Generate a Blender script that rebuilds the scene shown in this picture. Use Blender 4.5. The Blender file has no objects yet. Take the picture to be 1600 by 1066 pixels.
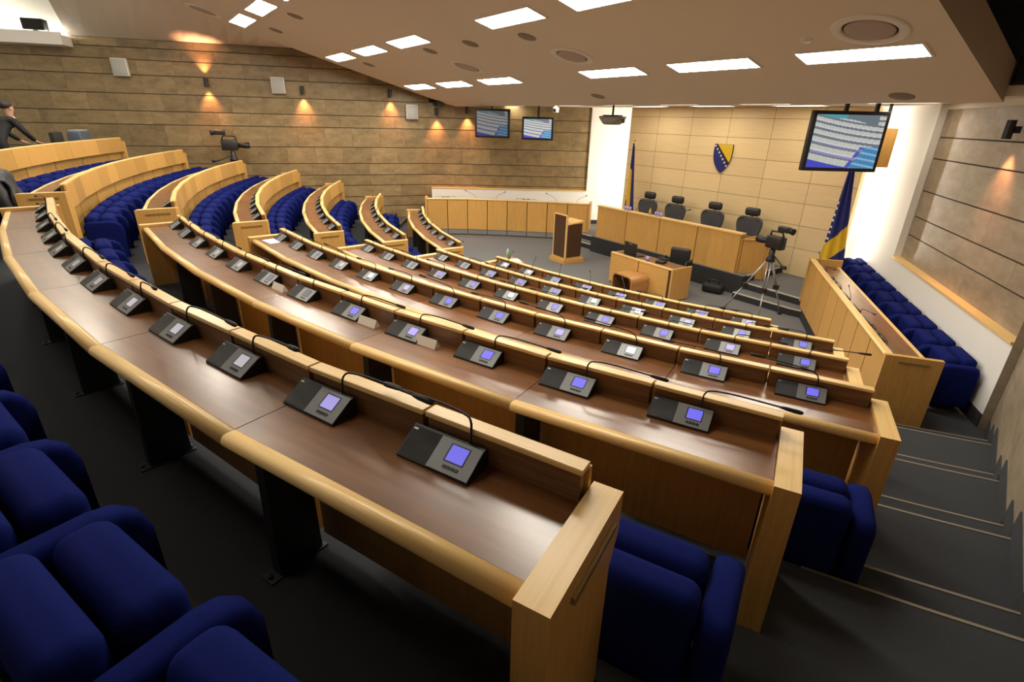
import bpy, bmesh, math, random
from mathutils import Vector, Matrix
random.seed(7)
C = bpy.context.scene.collection
PI = math.pi
ORD = ['first', 'second', 'third', 'fourth', 'fifth', 'sixth', 'seventh', 'eighth', 'ninth', 'tenth', 'eleventh', 'twelfth', 'thirteenth', 'fourteenth']

# ------------------------------------------------------------------ materials
def _mat(name):
    m = bpy.data.materials.new(name); m.use_nodes = True
    nt = m.node_tree
    return m, nt, nt.nodes['Principled BSDF']

def plain(name, col, rough=.6, metal=0., spec=.5, bump=0., bscale=200., var=0.):
    m, nt, b = _mat(name)
    b.inputs['Base Color'].default_value = (*col, 1); b.inputs['Roughness'].default_value = rough
    b.inputs['Metallic'].default_value = metal; b.inputs['Specular IOR Level'].default_value = spec
    if bump or var:
        tc = nt.nodes.new('ShaderNodeTexCoord'); n = nt.nodes.new('ShaderNodeTexNoise')
        n.inputs['Scale'].default_value = bscale; n.inputs['Detail'].default_value = 3
        nt.links.new(tc.outputs['Object'], n.inputs['Vector'])
        if bump:
            bp = nt.nodes.new('ShaderNodeBump'); bp.inputs['Strength'].default_value = bump; bp.inputs['Distance'].default_value = .004
            nt.links.new(n.outputs['Fac'], bp.inputs['Height']); nt.links.new(bp.outputs['Normal'], b.inputs['Normal'])
        if var:
            r = nt.nodes.new('ShaderNodeMapRange'); r.inputs['To Min'].default_value = 1 - var; r.inputs['To Max'].default_value = 1 + var
            r.inputs['From Min'].default_value = .3; r.inputs['From Max'].default_value = .7
            mx = nt.nodes.new('ShaderNodeVectorMath'); mx.operation = 'SCALE'; mx.inputs[0].default_value = col
            nt.links.new(n.outputs['Fac'], r.inputs['Value']); nt.links.new(r.outputs['Result'], mx.inputs['Scale'])
            nt.links.new(mx.outputs['Vector'], b.inputs['Base Color'])
    return m

def grained(name, c1, c2, rough=.4, sx=1.2, sy=26., tone=True, spec=.5, coat=0., blotch=0., nr=.62, nd=6):
    """wood with grain along UV.x, plank tone from the attribute 'tone'"""
    m, nt, b = _mat(name)
    uv = nt.nodes.new('ShaderNodeUVMap'); mp = nt.nodes.new('ShaderNodeMapping')
    mp.inputs['Scale'].default_value = (sx, sy, 1)
    n = nt.nodes.new('ShaderNodeTexNoise'); n.inputs['Scale'].default_value = 2.2; n.inputs['Detail'].default_value = nd; n.inputs['Roughness'].default_value = nr
    n.inputs['Distortion'].default_value = .6
    nt.links.new(uv.outputs['UV'], mp.inputs['Vector']); nt.links.new(mp.outputs['Vector'], n.inputs['Vector'])
    r = nt.nodes.new('ShaderNodeValToRGB')
    r.color_ramp.elements[0].position = .3; r.color_ramp.elements[1].position = .7
    r.color_ramp.elements[0].color = (*c1, 1); r.color_ramp.elements[1].color = (*c2, 1)
    nt.links.new(n.outputs['Fac'], r.inputs['Fac'])
    out = r.outputs['Color']
    if blotch:
        n2 = nt.nodes.new('ShaderNodeTexNoise'); n2.inputs['Scale'].default_value = 3.5; n2.inputs['Detail'].default_value = 2
        nt.links.new(uv.outputs['UV'], n2.inputs['Vector'])
        mr = nt.nodes.new('ShaderNodeMapRange'); mr.inputs['From Min'].default_value = .35; mr.inputs['From Max'].default_value = .65
        mr.inputs['To Min'].default_value = 1 - blotch; mr.inputs['To Max'].default_value = 1 + blotch
        sc = nt.nodes.new('ShaderNodeVectorMath'); sc.operation = 'SCALE'
        nt.links.new(n2.outputs['Fac'], mr.inputs['Value']); nt.links.new(out, sc.inputs[0]); nt.links.new(mr.outputs['Result'], sc.inputs['Scale']); out = sc.outputs['Vector']
    if tone:
        a = nt.nodes.new('ShaderNodeAttribute'); a.attribute_name = 'tone'
        sc = nt.nodes.new('ShaderNodeVectorMath'); sc.operation = 'MULTIPLY'
        nt.links.new(out, sc.inputs[0]); nt.links.new(a.outputs['Color'], sc.inputs[1]); out = sc.outputs['Vector']
    nt.links.new(out, b.inputs['Base Color'])
    b.inputs['Roughness'].default_value = rough; b.inputs['Specular IOR Level'].default_value = spec
    b.inputs['Coat Weight'].default_value = coat; b.inputs['Coat Roughness'].default_value = .18
    return m

def stone(name, c1, c2, rough=.42):
    m, nt, b = _mat(name)
    tc = nt.nodes.new('ShaderNodeTexCoord')
    n = nt.nodes.new('ShaderNodeTexNoise'); n.inputs['Scale'].default_value = 2.3; n.inputs['Detail'].default_value = 9; n.inputs['Roughness'].default_value = .72; n.inputs['Distortion'].default_value = .25
    uv = nt.nodes.new('ShaderNodeUVMap'); mp = nt.nodes.new('ShaderNodeMapping'); mp.inputs['Scale'].default_value = (1, 1.8, 1)
    nt.links.new(uv.outputs['UV'], mp.inputs['Vector']); nt.links.new(mp.outputs['Vector'], n.inputs['Vector'])
    r = nt.nodes.new('ShaderNodeValToRGB'); r.color_ramp.elements[0].position = .33; r.color_ramp.elements[1].position = .68
    r.color_ramp.elements[0].color = (*c1, 1); r.color_ramp.elements[1].color = (*c2, 1)
    nt.links.new(n.outputs['Fac'], r.inputs['Fac'])
    a = nt.nodes.new('ShaderNodeAttribute'); a.attribute_name = 'tone'
    sc = nt.nodes.new('ShaderNodeVectorMath'); sc.operation = 'MULTIPLY'
    nt.links.new(r.outputs['Color'], sc.inputs[0]); nt.links.new(a.outputs['Color'], sc.inputs[1]); nt.links.new(sc.outputs['Vector'], b.inputs['Base Color'])
    bp = nt.nodes.new('ShaderNodeBump'); bp.inputs['Strength'].default_value = .25; bp.inputs['Distance'].default_value = .01
    nt.links.new(n.outputs['Fac'], bp.inputs['Height']); nt.links.new(bp.outputs['Normal'], b.inputs['Normal'])
    b.inputs['Roughness'].default_value = rough
    return m

def emit(name, col, s):
    m, nt, b = _mat(name)
    b.inputs['Base Color'].default_value = (*[min(1, c) for c in col], 1)
    b.inputs['Emission Color'].default_value = (*col, 1); b.inputs['Emission Strength'].default_value = s; b.inputs['Roughness'].default_value = .4
    return m

def vcol_emit(name, s):
    m, nt, b = _mat(name)
    a = nt.nodes.new('ShaderNodeAttribute'); a.attribute_name = 'tone'
    b.inputs['Base Color'].default_value = (.01, .01, .01, 1)
    nt.links.new(a.outputs['Color'], b.inputs['Emission Color']); b.inputs['Emission Strength'].default_value = s; b.inputs['Roughness'].default_value = .25
    return m

OAK = grained('oak_veneer', (.54, .285, .072), (.66, .385, .115), .38, 1.0, 22)
OAKR = grained('oak_rail', (.74, .47, .165), (.84, .59, .255), .33, .6, 40)
WALNUT = grained('walnut_top', (.150, .058, .018), (.225, .094, .029), .28, .5, 8, blotch=.14, spec=.6, coat=.2, nr=.5, nd=4)
WALD = grained('walnut_panel', (.12, .055, .022), (.24, .12, .05), .4, 1, 20)
DARKW = grained('lectern_walnut', (.045, .02, .01), (.10, .046, .022), .4, 1, 20)
MAPLE = grained('maple_panel', (.79, .60, .335), (.86, .68, .40), .45, .8, 16)
STONE = stone('travertine', (.172, .117, .052), (.315, .228, .112))
STONER = stone('travertine_grey', (.215, .165, .112), (.35, .285, .205))
GROOVE = plain('stone_joint', (.035, .026, .018), .9)
PLASTER = plain('white_plaster', (.80, .78, .74), .8)
CEIL = plain('ceiling_paint', (.70, .64, .56), .85)
CEILD = plain('dark_soffit', (.10, .075, .055), .9)
CARPET = plain('grey_carpet', (.050, .053, .058), .95, bump=.6, bscale=350, var=.18, spec=.15)
CARPET_L = plain('arena_carpet', (.155, .155, .16), .95, bump=.5, bscale=350, var=.08, spec=.15)
RISER = plain('dark_riser', (.022, .022, .024), .8)
NOSE = plain('step_nosing', (.55, .52, .47), .5)
NOSED = plain('brass_nosing', (.30, .25, .19), .5, .4)
BLUE = plain('blue_fabric', (.0065, .0115, .098), .95, bump=.35, bscale=420, var=.12, spec=.05)
BLACKP = plain('black_plastic', (.012, .012, .013), .42)
GRILL = plain('speaker_mesh', (.010, .010, .011), .5, bump=.5, bscale=900)
GREYP = plain('grey_panel', (.23, .24, .25), .4, .3)
BUTTON = plain('button_strip', (.02, .02, .022), .4)
STEEL = plain('dark_steel', (.055, .058, .06), .45, .5)
ALU = plain('brushed_aluminium', (.45, .48, .50), .4, .8)
BRASS = plain('brass_handle', (.42, .30, .12), .4, .7)
RUBBER = plain('black_rubber', (.008, .008, .008), .7)
WHITEP = plain('white_plastic', (.72, .70, .66), .5)
GREYW = plain('grey_speaker', (.42, .42, .40), .6)
PAPER = plain('paper', (.92, .91, .88), .8)
LEATHER = plain('black_leather', (.018, .018, .02), .42)
GREYL = plain('grey_mesh_fabric', (.055, .055, .066), .55)
FBLUE = plain('flag_blue', (.012, .018, .16), .7)
FYEL = plain('flag_yellow', (.72, .46, .02), .7)
FWHITE = plain('flag_white', (.8, .8, .8), .7)
SKIN = plain('skin', (.50, .27, .18), .55)
SUIT = plain('black_suit', (.008, .008, .010), .8)
COATM = plain('dark_grey_coat', (.020, .019, .020), .6)
GLASSB = plain('clear_bottle', (.55, .62, .75), .1)
GLASSG = plain('green_bottle', (.10, .30, .08), .15)
RED = plain('red_cable', (.35, .02, .03), .5)
BOXM = plain('blue_grey_case', (.055, .075, .10), .45)
LAMP = emit('lamp_diffuser', (1, .93, .80), 40)
LAMPD = emit('unseen_fill_diffuser', (1, .93, .80), 14); LAMPM = emit('strong_fill_diffuser', (1, .93, .80), 42)  # unseen rear rows, strengths set to lift light on the near seats
LAMPF = emit('front_lamp_diffuser', (1, .90, .72), 14)
STRIP = emit('hidden_tube', (1, .92, .76), 80)
COVE = emit('cove_tube', (1, .95, .80), 48)
SCON = emit('sconce_bulb', (1, .55, .22), 12)
SCR = {'b': emit('screen_blue', (.13, .12, .70), .9), 'l': emit('screen_lilac', (.32, .29, .68), .8), 'w': emit('screen_white', (.85, .87, .90), 1.1),
       'p': emit('screen_pale', (.40, .38, .44), .8), 'd': emit('screen_dim', (.055, .06, .09), .8), 'g': emit('screen_greyish', (.28, .28, .30), .7)}
TVE = vcol_emit('tv_picture', .85)

for _m in list(SCR.values()) + [TVE, SCON]: _m.cycles.emission_sampling = 'NONE'
for _m in (LAMP, LAMPD, LAMPM, LAMPF): _m.cycles.emission_sampling = 'FRONT'
# ------------------------------------------------------------------ mesh builder
class MB:
    def __init__(self):
        self.v = []; self.f = []; self.uv = []; self.mi = []; self.tone = []; self.sm = []
    def face(self, pts, uv=None, m=0, tone=1., smooth=False):
        i = len(self.v); self.v += [tuple(p) for p in pts]; self.f.append(list(range(i, i + len(pts))))
        if uv is None:
            p0 = Vector(pts[0]); e = (Vector(pts[1]) - p0); e = e.normalized() if e.length > 1e-9 else Vector((1, 0, 0))
            nrm = e.cross(Vector(pts[-1]) - p0); g = nrm.cross(e); g = g.normalized() if g.length > 1e-9 else Vector((0, 0, 1))
            uv = [((Vector(p) - p0).dot(e), (Vector(p) - p0).dot(g)) for p in pts]
        self.uv.append(uv); self.mi.append(m); self.tone.append(tone); self.sm.append(smooth)
    def box(self, lo, hi, m=0, tone=1., M=None):
        x0, y0, z0 = lo; x1, y1, z1 = hi
        P = [Vector(p) for p in ((x0, y0, z0), (x1, y0, z0), (x1, y1, z0), (x0, y1, z0), (x0, y0, z1), (x1, y0, z1), (x1, y1, z1), (x0, y1, z1))]
        d = (x1 - x0, y1 - y0, z1 - z0); la = max(range(3), key=lambda i: d[i])
        o = [random.uniform(0, 5), random.uniform(0, 5)]
        for q in ((0, 3, 2, 1), (4, 5, 6, 7), (0, 1, 5, 4), (1, 2, 6, 5), (2, 3, 7, 6), (3, 0, 4, 7)):
            ps = [P[i] for i in q]
            fixed = [a for a in range(3) if len({round(p[a], 6) for p in ps}) == 1]
            ax = [a for a in range(3) if a != (fixed[0] if fixed else 2)]
            if ax[1] == la: ax = ax[::-1]
            self.face([M @ p if M else p for p in ps], [(p[ax[0]] + o[0], p[ax[1]] + o[1]) for p in ps], m, tone)
    def strip(self, A, B, m=0, tones=None, uvf=None, smooth=False):
        for i in range(len(A) - 1):
            self.face([A[i], A[i + 1], B[i + 1], B[i]], uvf(i) if uvf else None, m, tones[i] if tones else 1., smooth)
    def sweep(self, rings, m=0, closed=True, cap=True, tone=1., smooth=False, vert=False, s0=0.):
        """rings: list of equal-length point lists"""
        n = len(rings[0]); s = s0
        per = [0.]
        for j in range(n): per.append(per[-1] + (Vector(rings[0][(j + 1) % n]) - Vector(rings[0][j])).length)
        for i in range(len(rings) - 1):
            ds = (Vector(rings[i + 1][0]) - Vector(rings[i][0])).length
            for j in range(n if closed else n - 1):
                k = (j + 1) % n
                uv = [(s, per[j]), (s + ds, per[j]), (s + ds, per[j + 1]), (s, per[j + 1])]
                if vert: uv = [(b, a) for a, b in uv]
                self.face([rings[i][j], rings[i + 1][j], rings[i + 1][k], rings[i][k]], uv, m, tone, smooth)
            s += ds
        if cap and closed:
            self.face(rings[0], None, m, tone); self.face(rings[-1][::-1], None, m, tone)
    def tube(self, pts, r, m=0, n=8, smooth=True, cap=True):
        pts = [Vector(p) for p in pts]; rings = []; up = Vector((0, 0, 1))
        for i, p in enumerate(pts):
            d = (pts[min(i + 1, len(pts) - 1)] - pts[max(i - 1, 0)]).normalized()
            a = d.cross(up)
            if a.length < .05: a = d.cross(Vector((1, 0, 0)))
            a.normalize(); b = a.cross(d)
            rr = r[i] if isinstance(r, (list, tuple)) else r
            rings.append([p + rr * (math.cos(2 * PI * k / n) * a + math.sin(2 * PI * k / n) * b) for k in range(n)])
        self.sweep(rings, m, True, cap, 1., smooth)
    def lathe(self, prof, c=(0, 0, 0), n=16, m=0, M=None):
        rings = []
        for k in range(n + 1):
            a = 2 * PI * k / n
            rings.append([Vector((c[0] + r * math.cos(a), c[1] + r * math.sin(a), c[2] + z)) for r, z in prof])
        if M: rings = [[M @ p for p in R] for R in rings]
        self.sweep(rings, m, False, False, 1., True)
    def prism(self, poly, z0, z1, m=0, mt=None, tone=1.):
        b = [(x, y, z0) for x, y in poly]; t = [(x, y, z1) for x, y in poly]
        self.face(t, None, m if mt is None else mt, tone); self.face(b[::-1], None, m, tone)
        n = len(poly)
        for i in range(n): self.face([b[i], b[(i + 1) % n], t[(i + 1) % n], t[i]], None, m, tone)
    def extrude(self, poly, a, b, m=0, tone=1.):
        """poly of 3D points moved from offset a to offset b (vectors)"""
        A = [Vector(p) + Vector(a) for p in poly]; B = [Vector(p) + Vector(b) for p in poly]
        self.face(A, None, m, tone); self.face(B[::-1], None, m, tone); n = len(poly)
        for i in range(n): self.face([A[(i + 1) % n], A[i], B[i], B[(i + 1) % n]], None, m, tone)
    def mesh(self, name, mats, weld=True, recalc=True):
        me = bpy.data.meshes.new(name)
        me.from_pydata(self.v, [], self.f)
        for m in (mats if isinstance(mats, (list, tuple)) else [mats]): me.materials.append(m)
        me.uv_layers.new(name='UVMap'); me.color_attributes.new('tone', 'FLOAT_COLOR', 'CORNER')
        uvl = me.uv_layers['UVMap']; ca = me.color_attributes['tone']
        for p in me.polygons:
            p.material_index = self.mi[p.index]; p.use_smooth = self.sm[p.index]
            t = self.tone[p.index]; t = (t, t, t) if not isinstance(t, (tuple, list)) else t
            for k, li in enumerate(p.loop_indices):
                uvl.data[li].uv = self.uv[p.index][k]; ca.data[li].color = (*t, 1)
        if weld:
            bm = bmesh.new(); bm.from_mesh(me); bmesh.ops.remove_doubles(bm, verts=bm.verts, dist=1e-5)
            if recalc: bmesh.ops.recalc_face_normals(bm, faces=bm.faces)
            bm.to_mesh(me); bm.free()
        return me
    def build(self, name, mats, parent=None, loc=(0, 0, 0), rot=0., weld=True, recalc=True):
        return place(name, self.mesh(name, mats, weld, recalc), parent, loc, rot)

def place(name, me, parent=None, loc=(0, 0, 0), rot=0.):
    o = bpy.data.objects.new(name, me); C.objects.link(o); o.parent = parent; o.location = loc
    o.rotation_euler = rot if isinstance(rot, (tuple, list)) else (0, 0, rot)
    return o
def rbox_mesh(name, size, r, mat, segs=3, center=(0, 0, 0), smooth=True, taper=None):
    bm = bmesh.new(); bmesh.ops.create_cube(bm, size=1.)
    for v in bm.verts: v.co = Vector((v.co.x * size[0], v.co.y * size[1], v.co.z * size[2]))
    if taper:
        for v in bm.verts: taper(v.co)
    bmesh.ops.bevel(bm, geom=list(bm.edges), offset=r, segments=segs, profile=.5, affect='EDGES')
    for v in bm.verts: v.co += Vector(center)
    for f in bm.faces: f.smooth = smooth
    me = bpy.data.meshes.new(name); bm.to_mesh(me); bm.free(); me.materials.append(mat)
    me.uv_layers.new(name='UVMap')
    ca = me.color_attributes.new('tone', 'FLOAT_COLOR', 'CORNER')
    for d in ca.data: d.color = (1, 1, 1, 1)
    return me
def empty(name, loc=(0, 0, 0), rz=0.):
    o = bpy.data.objects.new(name, None); C.objects.link(o); o.location = loc; o.rotation_euler = (0, 0, rz); o.empty_display_size = .1
    return o
def tag(o, label=None, cat=None, group=None, kind=None):
    if label: o['label'] = label
    if cat: o['category'] = cat
    if group: o['group'] = group
    if kind: o['kind'] = kind
    return o
def thing(name, label, cat, loc=(0, 0, 0), rz=0., group=None): return tag(empty(name, loc, rz), label, cat, group)
KIDS = {}
def copy_tree(o, parent=None):
    c = o.copy(); C.objects.link(c)
    if parent is not None: c.parent = parent
    for ch in list(o.children): copy_tree(ch, c)
    return c
def P(u, v, z=0.): return Vector((u, -v, z))
def smooth_all(o): 
    for p in o.data.polygons: p.use_smooth = True

# ------------------------------------------------------------------ seating geometry
RR = [20.888, 19.683, 18.478, 17.273, 16.068, 14.864, 13.659]     # radius of worktop edge, row 0..6
ZZ = [2.744, 2.45, 2.16, 1.874, 1.592, 1.313, 1.039]              # worktop height
FF = [1.99, 1.70, 1.41, 1.124, .842, .563, .29]                   # floor height
CF = [.8, .7, .85, 1.0, 1.05, 1.15, 1.2]
def Rb(k, b): return RR[k] - CF[k] * max(0., -b - .02) - (.045 if b < -.015 else 0.)
def pol(r, b, z): return Vector((r * math.sin(b), -r * math.cos(b), z))
def polk(k, dr, b, z): return pol(Rb(k, b) + dr, b, z)
SEAT = .62
def joints(b_right, n_seats, k):
    """angles of the section joints, from the b_right end"""
    out = []; s = 0.
    while s < n_seats * SEAT - 1e-6:
        out.append(b_right - s / RR[k]); s += 2 * SEAT
    out.append(b_right - n_seats * SEAT / RR[k]); return out
def on_row(k, dr, b, z, J):
    """point on the faceted row: straight between joints"""
    for i in range(len(J) - 1):
        if J[i] >= b >= J[i + 1] or i == len(J) - 2 or (i == 0 and b > J[0]):
            t = (J[i] - b) / (J[i] - J[i + 1]); return polk(k, dr, J[i], z).lerp(polk(k, dr, J[i + 1], z), t)
def frame(k, dr, b, z, J=None):
    """location and z-rotation: local x to the seated person's right-hand side, y towards the stage"""
    return (on_row(k, dr, b, z, J) if J else polk(k, dr, b, z)), b

ROWNAME_N = {1: 'highest', 2: 'second highest', 3: 'third highest', 4: 'third lowest', 5: 'second lowest', 6: 'lowest'}
ROWNAME_F = {0: 'topmost', 1: 'second highest', 2: 'third highest', 3: 'middle', 4: 'third lowest', 5: 'second lowest', 6: 'lowest'}

def build_row(k, b0, n, block):
    z = ZZ[k]; fl = FF[k]; J = joints(b0, n, k)
    if block == 'N': lab = f'{ROWNAME_N[k]} curved oak desk with walnut top in the block beside the stairs'
    else: lab = f'{ROWNAME_F[k]} curved oak desk with walnut top in the block beneath the sconce wall'
    root = thing('curved_desk', lab, 'desk', polk(k, -.2, (J[0] + J[-1]) / 2, fl), 0, 'curved tiered desks')
    off = -root.location
    def W(p): return p + off
    g = .0022 / RR[k]
    for i in range(len(J) - 1):
        ba, bb = J[i] - g, J[i + 1] + g
        ring = lambda prof, b: [W(polk(k, d, b, h)) for d, h in prof]
        mb = MB(); pr = [(0, z - .035), (0, z), (-.372, z), (-.372, z - .035)]
        mb.sweep([ring(pr, ba), ring(pr, bb)], 0, tone=random.uniform(.9, 1.1), s0=random.uniform(0, 9)); mb.build('worktop', WALNUT, root)
        mb = MB(); pr = [(.001, z - .052)] + [(.001, z)] + [(.034 + .026 * math.sin(a_ * PI / 7), z - .0255 + .027 * math.cos(a_ * PI / 7)) for a_ in range(8)]
        mb.sweep([ring(pr, ba + g), ring(pr, bb - g * .2)], 0, smooth=True, tone=random.uniform(.93, 1.07), s0=random.uniform(0, 9)); o = mb.build('edge_rail', OAKR, root)
        # modesty panel with planks
        gp = .014 / RR[k]; m2 = MB(); nb = 2
        for q in range(nb):
            a0 = (ba - gp) + ((bb + gp) - (ba - gp)) * q / nb; a1 = (ba - gp) + ((bb + gp) - (ba - gp)) * (q + 1) / nb
            A = lambda d, b, h: W(on_row(k, d, b, h, J))
            R0 = [A(-.275, a0, fl + .06), A(-.275, a0, z - .04), A(-.30, a0, z - .04), A(-.30, a0, fl + .06)]
            R1 = [A(-.275, a1, fl + .06), A(-.275, a1, z - .04), A(-.30, a1, z - .04), A(-.30, a1, fl + .06)]
            m2.sweep([R0, R1], 0, tone=random.uniform(.80, 1.08), vert=True, s0=random.uniform(0, 9), cap=q in (0, nb - 1))
        m2.build('front_panel', OAK, root)
    # outer parapet band
    mb = MB(); ns = n
    for q in range(ns):
        a0 = J[0] + (J[-1] - J[0]) * q / ns; a1 = J[0] + (J[-1] - J[0]) * (q + 1) / ns
        if block == 'F' and q == 0: a0 -= .0
        A = lambda d, b, h: W(on_row(k, d, b, h, J))
        pr = [(-.374, z - .205), (-.374, z + .105), (-.396, z + .105), (-.404, z - .205)]
        e = .0022 / RR[k]
        mb.sweep([[A(d, a0 - e, h) for d, h in pr], [A(d, a1 + e, h) for d, h in pr]], 0, tone=random.uniform(.80, 1.10), vert=True, s0=random.uniform(0, 9))
    mb.build('parapet_band', OAK, root)
    # one inner parapet board with its cap per seat
    for q in range(n):
        bc0 = J[0] - q * SEAT / RR[k]; bc1 = J[0] - (q + 1) * SEAT / RR[k]; e = .007 / RR[k]
        A = lambda d, b, h: W(on_row(k, d, b, h, J))
        mb = MB(); t = random.uniform(.93, 1.07)
        pr = [(-.336, z + .001), (-.336, z + .106), (-.372, z + .106), (-.372, z + .001)]
        mb.sweep([[A(d, bc0 - 1.9 * e, h) for d, h in pr], [A(d, bc1 + 1.9 * e, h) for d, h in pr]], 1, tone=t, s0=random.uniform(0, 9))
        pr = [(-.327, z + .106), (-.328, z + .119), (-.331, z + .123), (-.384, z + .123), (-.391, z + .119), (-.392, z + .106)]
        mb.sweep([[A(d, bc0 - e, h) for d, h in pr], [A(d, bc1 + e, h) for d, h in pr]], 0, tone=t, s0=random.uniform(0, 9))
        mb.build('parapet_board', [OAKR, WALD], root)
    # end panels
    for side, be in ((1, J[0]), (-1, J[-1])):
        th = .098 / RR[k]
        if side == 1 and block == 'N':
            pf = [(.085, fl), (.085, z + .03), (-.42, z + .03), (-.42, z - .12), (-.36, z - .22), (-.36, fl)]
        else:
            pf = [(.085, fl), (.085, z + .03), (-.42, z + .03), (-.42, fl)]
        b1, b2 = be, be + side * th
        if side == -1: b1, b2 = be, be - th
        mb = MB()
        f0 = [W(polk(k, d, b1, h)) for d, h in pf]; f1 = [W(polk(k, d, b2, h)) for d, h in pf]
        uvp = [(h, d) for d, h in pf]
        mb.face(f0, uvp, 0, .95); mb.face(f1[::-1], uvp[::-1], 0, .95)
        for i in range(len(pf)):
            j = (i + 1) % len(pf); top = (i == 1)
            if top: uv = [(pf[i][0], 0), (pf[j][0], 0), (pf[j][0], .1), (pf[i][0], .1)]
            else: uv = [(pf[i][1], pf[i][0]), (pf[j][1], pf[j][0]), (pf[j][1], pf[j][0] + .1), (pf[i][1], pf[i][0] + .1)]
            mb.face([f0[i], f0[j], f1[j], f1[i]], uv, 1 if top else 0, 1.05 if top else 1.)
        ep = mb.build('end_panel', [OAK, OAKR], root)
        mh = MB(); b3 = b2 + side * .012 / RR[k]; b2b = b2 - side * .004 / RR[k]
        pr = [(-.04, z - .052), (-.04, z - .03), (-.345, z - .03), (-.345, z - .052)]
        mh.sweep([[W(polk(k, d, b2b, h)) for d, h in pr], [W(polk(k, d, b3, h)) for d, h in pr]], 0)
        mh.build('handle', BRASS, ep)
    # plate legs on the interior joints
    for b in J[1:-1]:
        mb = MB(); w = .028 / RR[k]
        pr = [(-.04, fl + .008), (-.06, z - .036), (-.24, z - .036), (-.25, fl + .008)]
        mb.sweep([[W(polk(k, d, b - w, h)) for d, h in pr], [W(polk(k, d, b + w, h)) for d, h in pr]], 0)
        lg = mb.build('leg', STEEL, root)
        mb = MB(); w2 = .04 / RR[k]
        pr = [(.01, fl), (.01, fl + .009), (-.27, fl + .009), (-.27, fl)]
        mb.sweep([[W(polk(k, d, b - w2, h)) for d, h in pr], [W(polk(k, d, b + w2, h)) for d, h in pr]], 0)
        for d in (-.008, -.258): mb.lathe([(.0001, .014), (.010, .014), (.012, 0)], W(polk(k, d, b, fl + .008)), 8)
        mb.build('foot_plate', STEEL, lg)
    return root, J

NROW = {1: (.4307, 12), 2: (.458, 12), 3: (.4886, 12), 4: (.4896, 11), 5: (.4914, 10), 6: (.4466, 8)}
DEV0 = {1: -.8855, 2: -.320, 3: .2355, 4: .2246, 5: .236, 6: -.386}    # arc position of the first unit
BAX = .451
JN = {}
for k, (b0, n) in NROW.items(): JN[k] = build_row(k, b0, n, 'N')[1]
FROW = {0: (-.019, 13), 1: (-.019, 13), 2: (-.019, 13), 3: (-.019, 13), 4: (-.019, 12), 5: (-.019, 10), 6: (-.019, 8)}
JF = {}
for k, (b0, n) in FROW.items(): JF[k] = build_row(k, b0, n, 'F')[1]

# ------------------------------------------------------------------ discussion units
SL = math.atan2(.064, .10)                                             # slope of the face
def slope(x, t, h=0.): 
    return Vector((x, t * math.cos(SL) - h * math.sin(SL), .008 + t * math.sin(SL) + h * math.cos(SL)))
def slab(x0, x1, t0, t1, h0, h1, m=0):
    mb = MB(); a = [slope(x0, t0, h0), slope(x1, t0, h0), slope(x1, t1, h0), slope(x0, t1, h0)]; b = [slope(x0, t0, h1), slope(x1, t0, h1), slope(x1, t1, h1), slope(x0, t1, h1)]
    mb.face(a[::-1]); mb.face(b)
    for i in range(4): mb.face([a[i], a[(i + 1) % 4], b[(i + 1) % 4], b[i]])
    return mb
def dev_body():
    mb = MB(); pr = [(0, 0), (0, .008), (.1, .072), (.107, .074), (.118, .066), (.119, 0)]
    mb.sweep([[Vector((x, y, z)) for y, z in pr] for x in (-.148, .148)], 0); return mb.mesh('unit_body', BLACKP)
TL = math.hypot(.1, .064)
M_BODY = dev_body()
M_GRILL = slab(-.143, -.022, .004, TL - .004, 0, .0022).mesh('speaker_grille', GRILL)
M_PANEL = slab(-.020, .146, .002, TL - .002, 0, .003).mesh('control_panel', GREYP)
M_BEZ = slab(.028, .106, .040, .104, .003, .0038).mesh('screen_bezel', BLACKP)
M_SCR = {c: slab(.034, .102, .044, .100, .0038, .0044).mesh('screen', SCR[c]) for c in SCR}
def btn():
    mb = MB()
    for i in range(4):
        q = slab(.038 + i * .016, .050 + i * .016, .018, .028, .003, .0055)
        for f, u in zip(q.f, q.uv): mb.face([q.v[j] for j in f], u)
    return mb.mesh('button_strip', BUTTON)
M_BTN = btn()
def led():
    return slab(-.140, -.122, TL - .016, TL - .010, .0022, .003).mesh('maker_badge', ALU)
M_LED = led()
def mic_pts(kind):
    s = {'R': 1, 'L': -1, 'r': 1, 'l': -1, 'U': -1, 'u': 1, 'f': -1}[kind]
    base = Vector((.085, .108, .072))
    if kind in 'RL': pts = [(0, 0, 0), (0, .005, .05), (s * .006, .012, .074), (s * .03, .022, .088), (s * .12, .032, .092), (s * .24, .038, .088), (s * .34, .042, .083)]
    elif kind in 'rl': pts = [(0, 0, 0), (0, .004, .045), (s * .012, .006, .075), (s * .05, .004, .098), (s * .14, -.005, .115), (s * .25, -.018, .13), (s * .34, -.03, .14)]
    elif kind == 'f': pts = [(0, 0, 0), (0, .005, .05), (-.012, .03, .082), (-.05, .09, .105), (-.09, .15, .12), (-.13, .21, .13), (-.16, .25, .135)]
    else: pts = [(0, 0, 0), (0, .005, .06), (s * .01, .02, .10), (s * .05, .05, .15), (s * .12, .09, .20), (s * .20, .12, .24), (s * .26, .14, .27)]
    pts = [base + Vector(p) for p in pts]; out = []
    for i in range(len(pts) - 1):
        for q in range(3):
            t = q / 3; p0 = pts[max(i - 1, 0)]; p1 = pts[i]; p2 = pts[i + 1]; p3 = pts[min(i + 2, len(pts) - 1)]
            out.append(.5 * ((2 * p1) + (p2 - p0) * t + (2 * p0 - 5 * p1 + 4 * p2 - p3) * t * t + (3 * p1 - p0 - 3 * p2 + p3) * t ** 3))
    out.append(pts[-1]); return out
M_MIC = {}; M_HEAD = {}
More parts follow.
